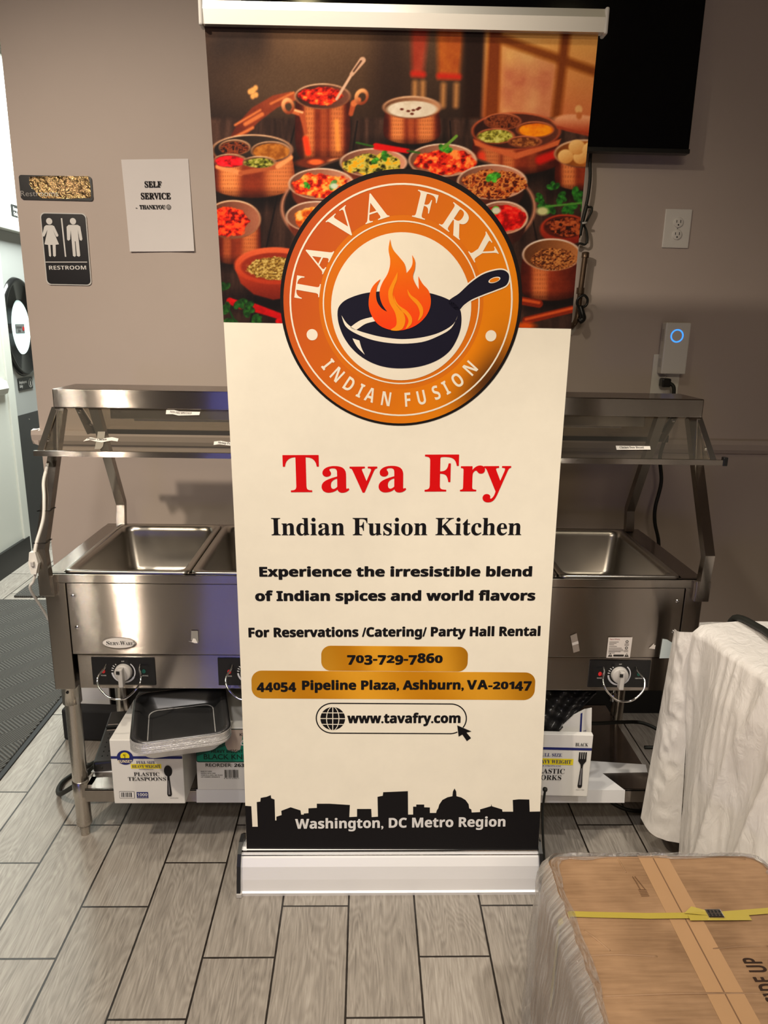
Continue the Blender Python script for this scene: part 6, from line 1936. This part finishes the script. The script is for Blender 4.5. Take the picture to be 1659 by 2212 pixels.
for (u_, v_, u2, v2) in ((1300, 2152, 1655, 2146), (1268, 2064, 1420, 2066), (1540, 2050, 1659, 2044), (1230, 1853, 1610, 1856), (1262, 2010, 1318, 2054), (1333, 1852, 1352, 1885)):
    qa, qb = hit(u_, v_, 2, BZ1), hit(u2, v2, 2, BZ1)
    p.tube([(qa[0], qa[1], BZ1 - .0010), ((qa[0] + qb[0]) / 2, (qa[1] + qb[1]) / 2 + .002, BZ1 - .0002), (qb[0], qb[1], BZ1 - .0010)], .0022, KRAFT, 8)
p.build('board_crease', r_)
# scuffs in the board
p = P(); q = hit(1378, 1912, 2, BZ1)
for k in range(5):
    yy = q[1] - .014 - k * .004; p.prism([(q[0] - .004, yy, BZ1 + .0004), (q[0] + .012, yy + .0005, BZ1 + .0004), (q[0] + .012, yy + .0018, BZ1 + .0004), (q[0] - .004, yy + .0013, BZ1 + .0004)], (0, 0, .0008), MATS['seam_shadow'])
p.tube([(q[0] - .003, q[1] + .022, BZ1 + .001), (q[0] - .001, q[1] + .008, BZ1 + .0015), (q[0], q[1] - .012, BZ1 + .001)], .0012, MATS['seam_shadow'], 6)
p.tube([(q[0] + .002, q[1] + .022, BZ1 + .001), (q[0] + .006, q[1] + .004, BZ1 + .0015), (q[0] + .010, q[1] - .012, BZ1 + .001)], .0010, MATS['seam_shadow'], 6); p.build('torn_spot', r_)
# strap with a steel clip
STR = mat('yellow_strap', srgb(172, 154, 66), .35, nscale=30, namt=.08, stretch=(4, 60, 1))
p = P(); sy = hit(1208, 1976, 2, BZ1)[1]; w2 = .007
path = [(BX0 - .003, sy, .20), (BX0 - .002, sy, .40), (BX0 + .018, sy, BZ1 + .002), (.36, sy - .002, BZ1 + .0018), (.46, sy - .006, BZ1 + .0025), (.53, sy - .007, BZ1 + .004), (.60, sy - .005, BZ1 + .004), (.70, sy + .006, BZ1 + .002), (BX1 - .02, sy + .016, BZ1 + .002), (BX1 + .002, sy + .016, .40), (BX1 + .002, sy + .016, .10)]
g = np.array([[(x, y - w2, z) for x, y, z in path], [(x, y + w2, z) for x, y, z in path]])
p.grid(np.transpose(g, (1, 0, 2)), STR, smooth=False)
p.grid(np.array([[(.535, sy - .020, BZ1 + .0050), (.535, sy - .008, BZ1 + .0058)], [(.655, sy - .018, BZ1 + .0030), (.655, sy - .006, BZ1 + .0030)]]), STR, smooth=False)
p.grid(np.array([[(.530, sy - .004, BZ1 + .0065), (.548, sy + .008, BZ1 + .011)], [(.58, sy - .009, BZ1 + .0055), (.58, sy + .002, BZ1 + .0055)]]), STR, smooth=False)
st = p.build('strap', r_)
p = P(); p.box(.572, .603, sy - .016, sy + .004, BZ1 + .003, BZ1 + .009, CHROME, .0015)
for i in range(4):
    for j in range(2):
        p.box(.575 + i * .007, .579 + i * .007, sy - .013 + j * .008, sy - .008 + j * .008, BZ1 + .009, BZ1 + .0096, BLACKP)
p.build('strap_clip', st)
# clear film round the sides
p = P(); NA, NH = 150, 34
loop = rr(BX0, BX1, BY0, BY1, .04, 10); loop = loop + [loop[0]]
lp = np.array(loop); seg_l = np.r_[0, np.cumsum(np.hypot(*np.diff(lp, axis=0).T))]
ts = np.linspace(0, seg_l[-1], NA); lx = np.interp(ts, seg_l, lp[:, 0]); ly = np.interp(ts, seg_l, lp[:, 1])
g = np.zeros((NA, NH, 3)); ccx, ccy = (BX0 + BX1) / 2, (BY0 + BY1) / 2
for i in range(NA):
    dx = np.sign(lx[i] - ccx) * max(0, 1 - (abs(abs(lx[i] - ccx) - (BX1 - BX0) / 2)) / .05); dy = np.sign(ly[i] - ccy) * max(0, 1 - (abs(abs(ly[i] - ccy) - (BY1 - BY0) / 2)) / .05)
    k = math.hypot(dx, dy) or 1; dx, dy = dx / k, dy / k
    for j in range(NH):
        h = j / (NH - 1); z = .004 + h * (.424 - .004)
        crease = .006 * ridge(i * .45 + h * 2, h * 3, 12) + .004 * nz(i * .9, h * 9, 13)
        d = .004 + .014 * math.sin(min(1, (1 - h) * 1.6) * math.pi / 2) * (.6 + .4 * nz(i * .08, h * 2, 14)) + crease
        if h > .93:
            d -= .02 * (h - .93) / .07
        g[i, j] = (lx[i] + dx * d, ly[i] + dy * d, z + (.004 * nz(i * .8, 3, 15) if h > .9 else 0))
g[-1] = g[0]
p.grid(g, FILM)
gt = np.zeros((2 * 60 + 1, 6, 3))
ts = np.linspace(0, seg_l[-1], 121); lx = np.interp(ts, seg_l, lp[:, 0]); ly = np.interp(ts, seg_l, lp[:, 1])
for i in range(121):
    for j in range(6):
        k = j / 5; inset = .010 + k * (.006 + .014 * nz(i * .35, 2, 16)); fx = 1 - inset / (BX1 - BX0) * 2; fy = 1 - inset / (BY1 - BY0) * 2
        gt[i, j] = (ccx + (lx[i] - ccx) * fx, ccy + (ly[i] - ccy) * fy, BZ1 + .0035 + .005 * (1 - k) * ridge(i * .6, k * 2, 17))
p.grid(gt, FILM2)
tag(p.build('stretch_film', r_), 'clear creased stretch film')
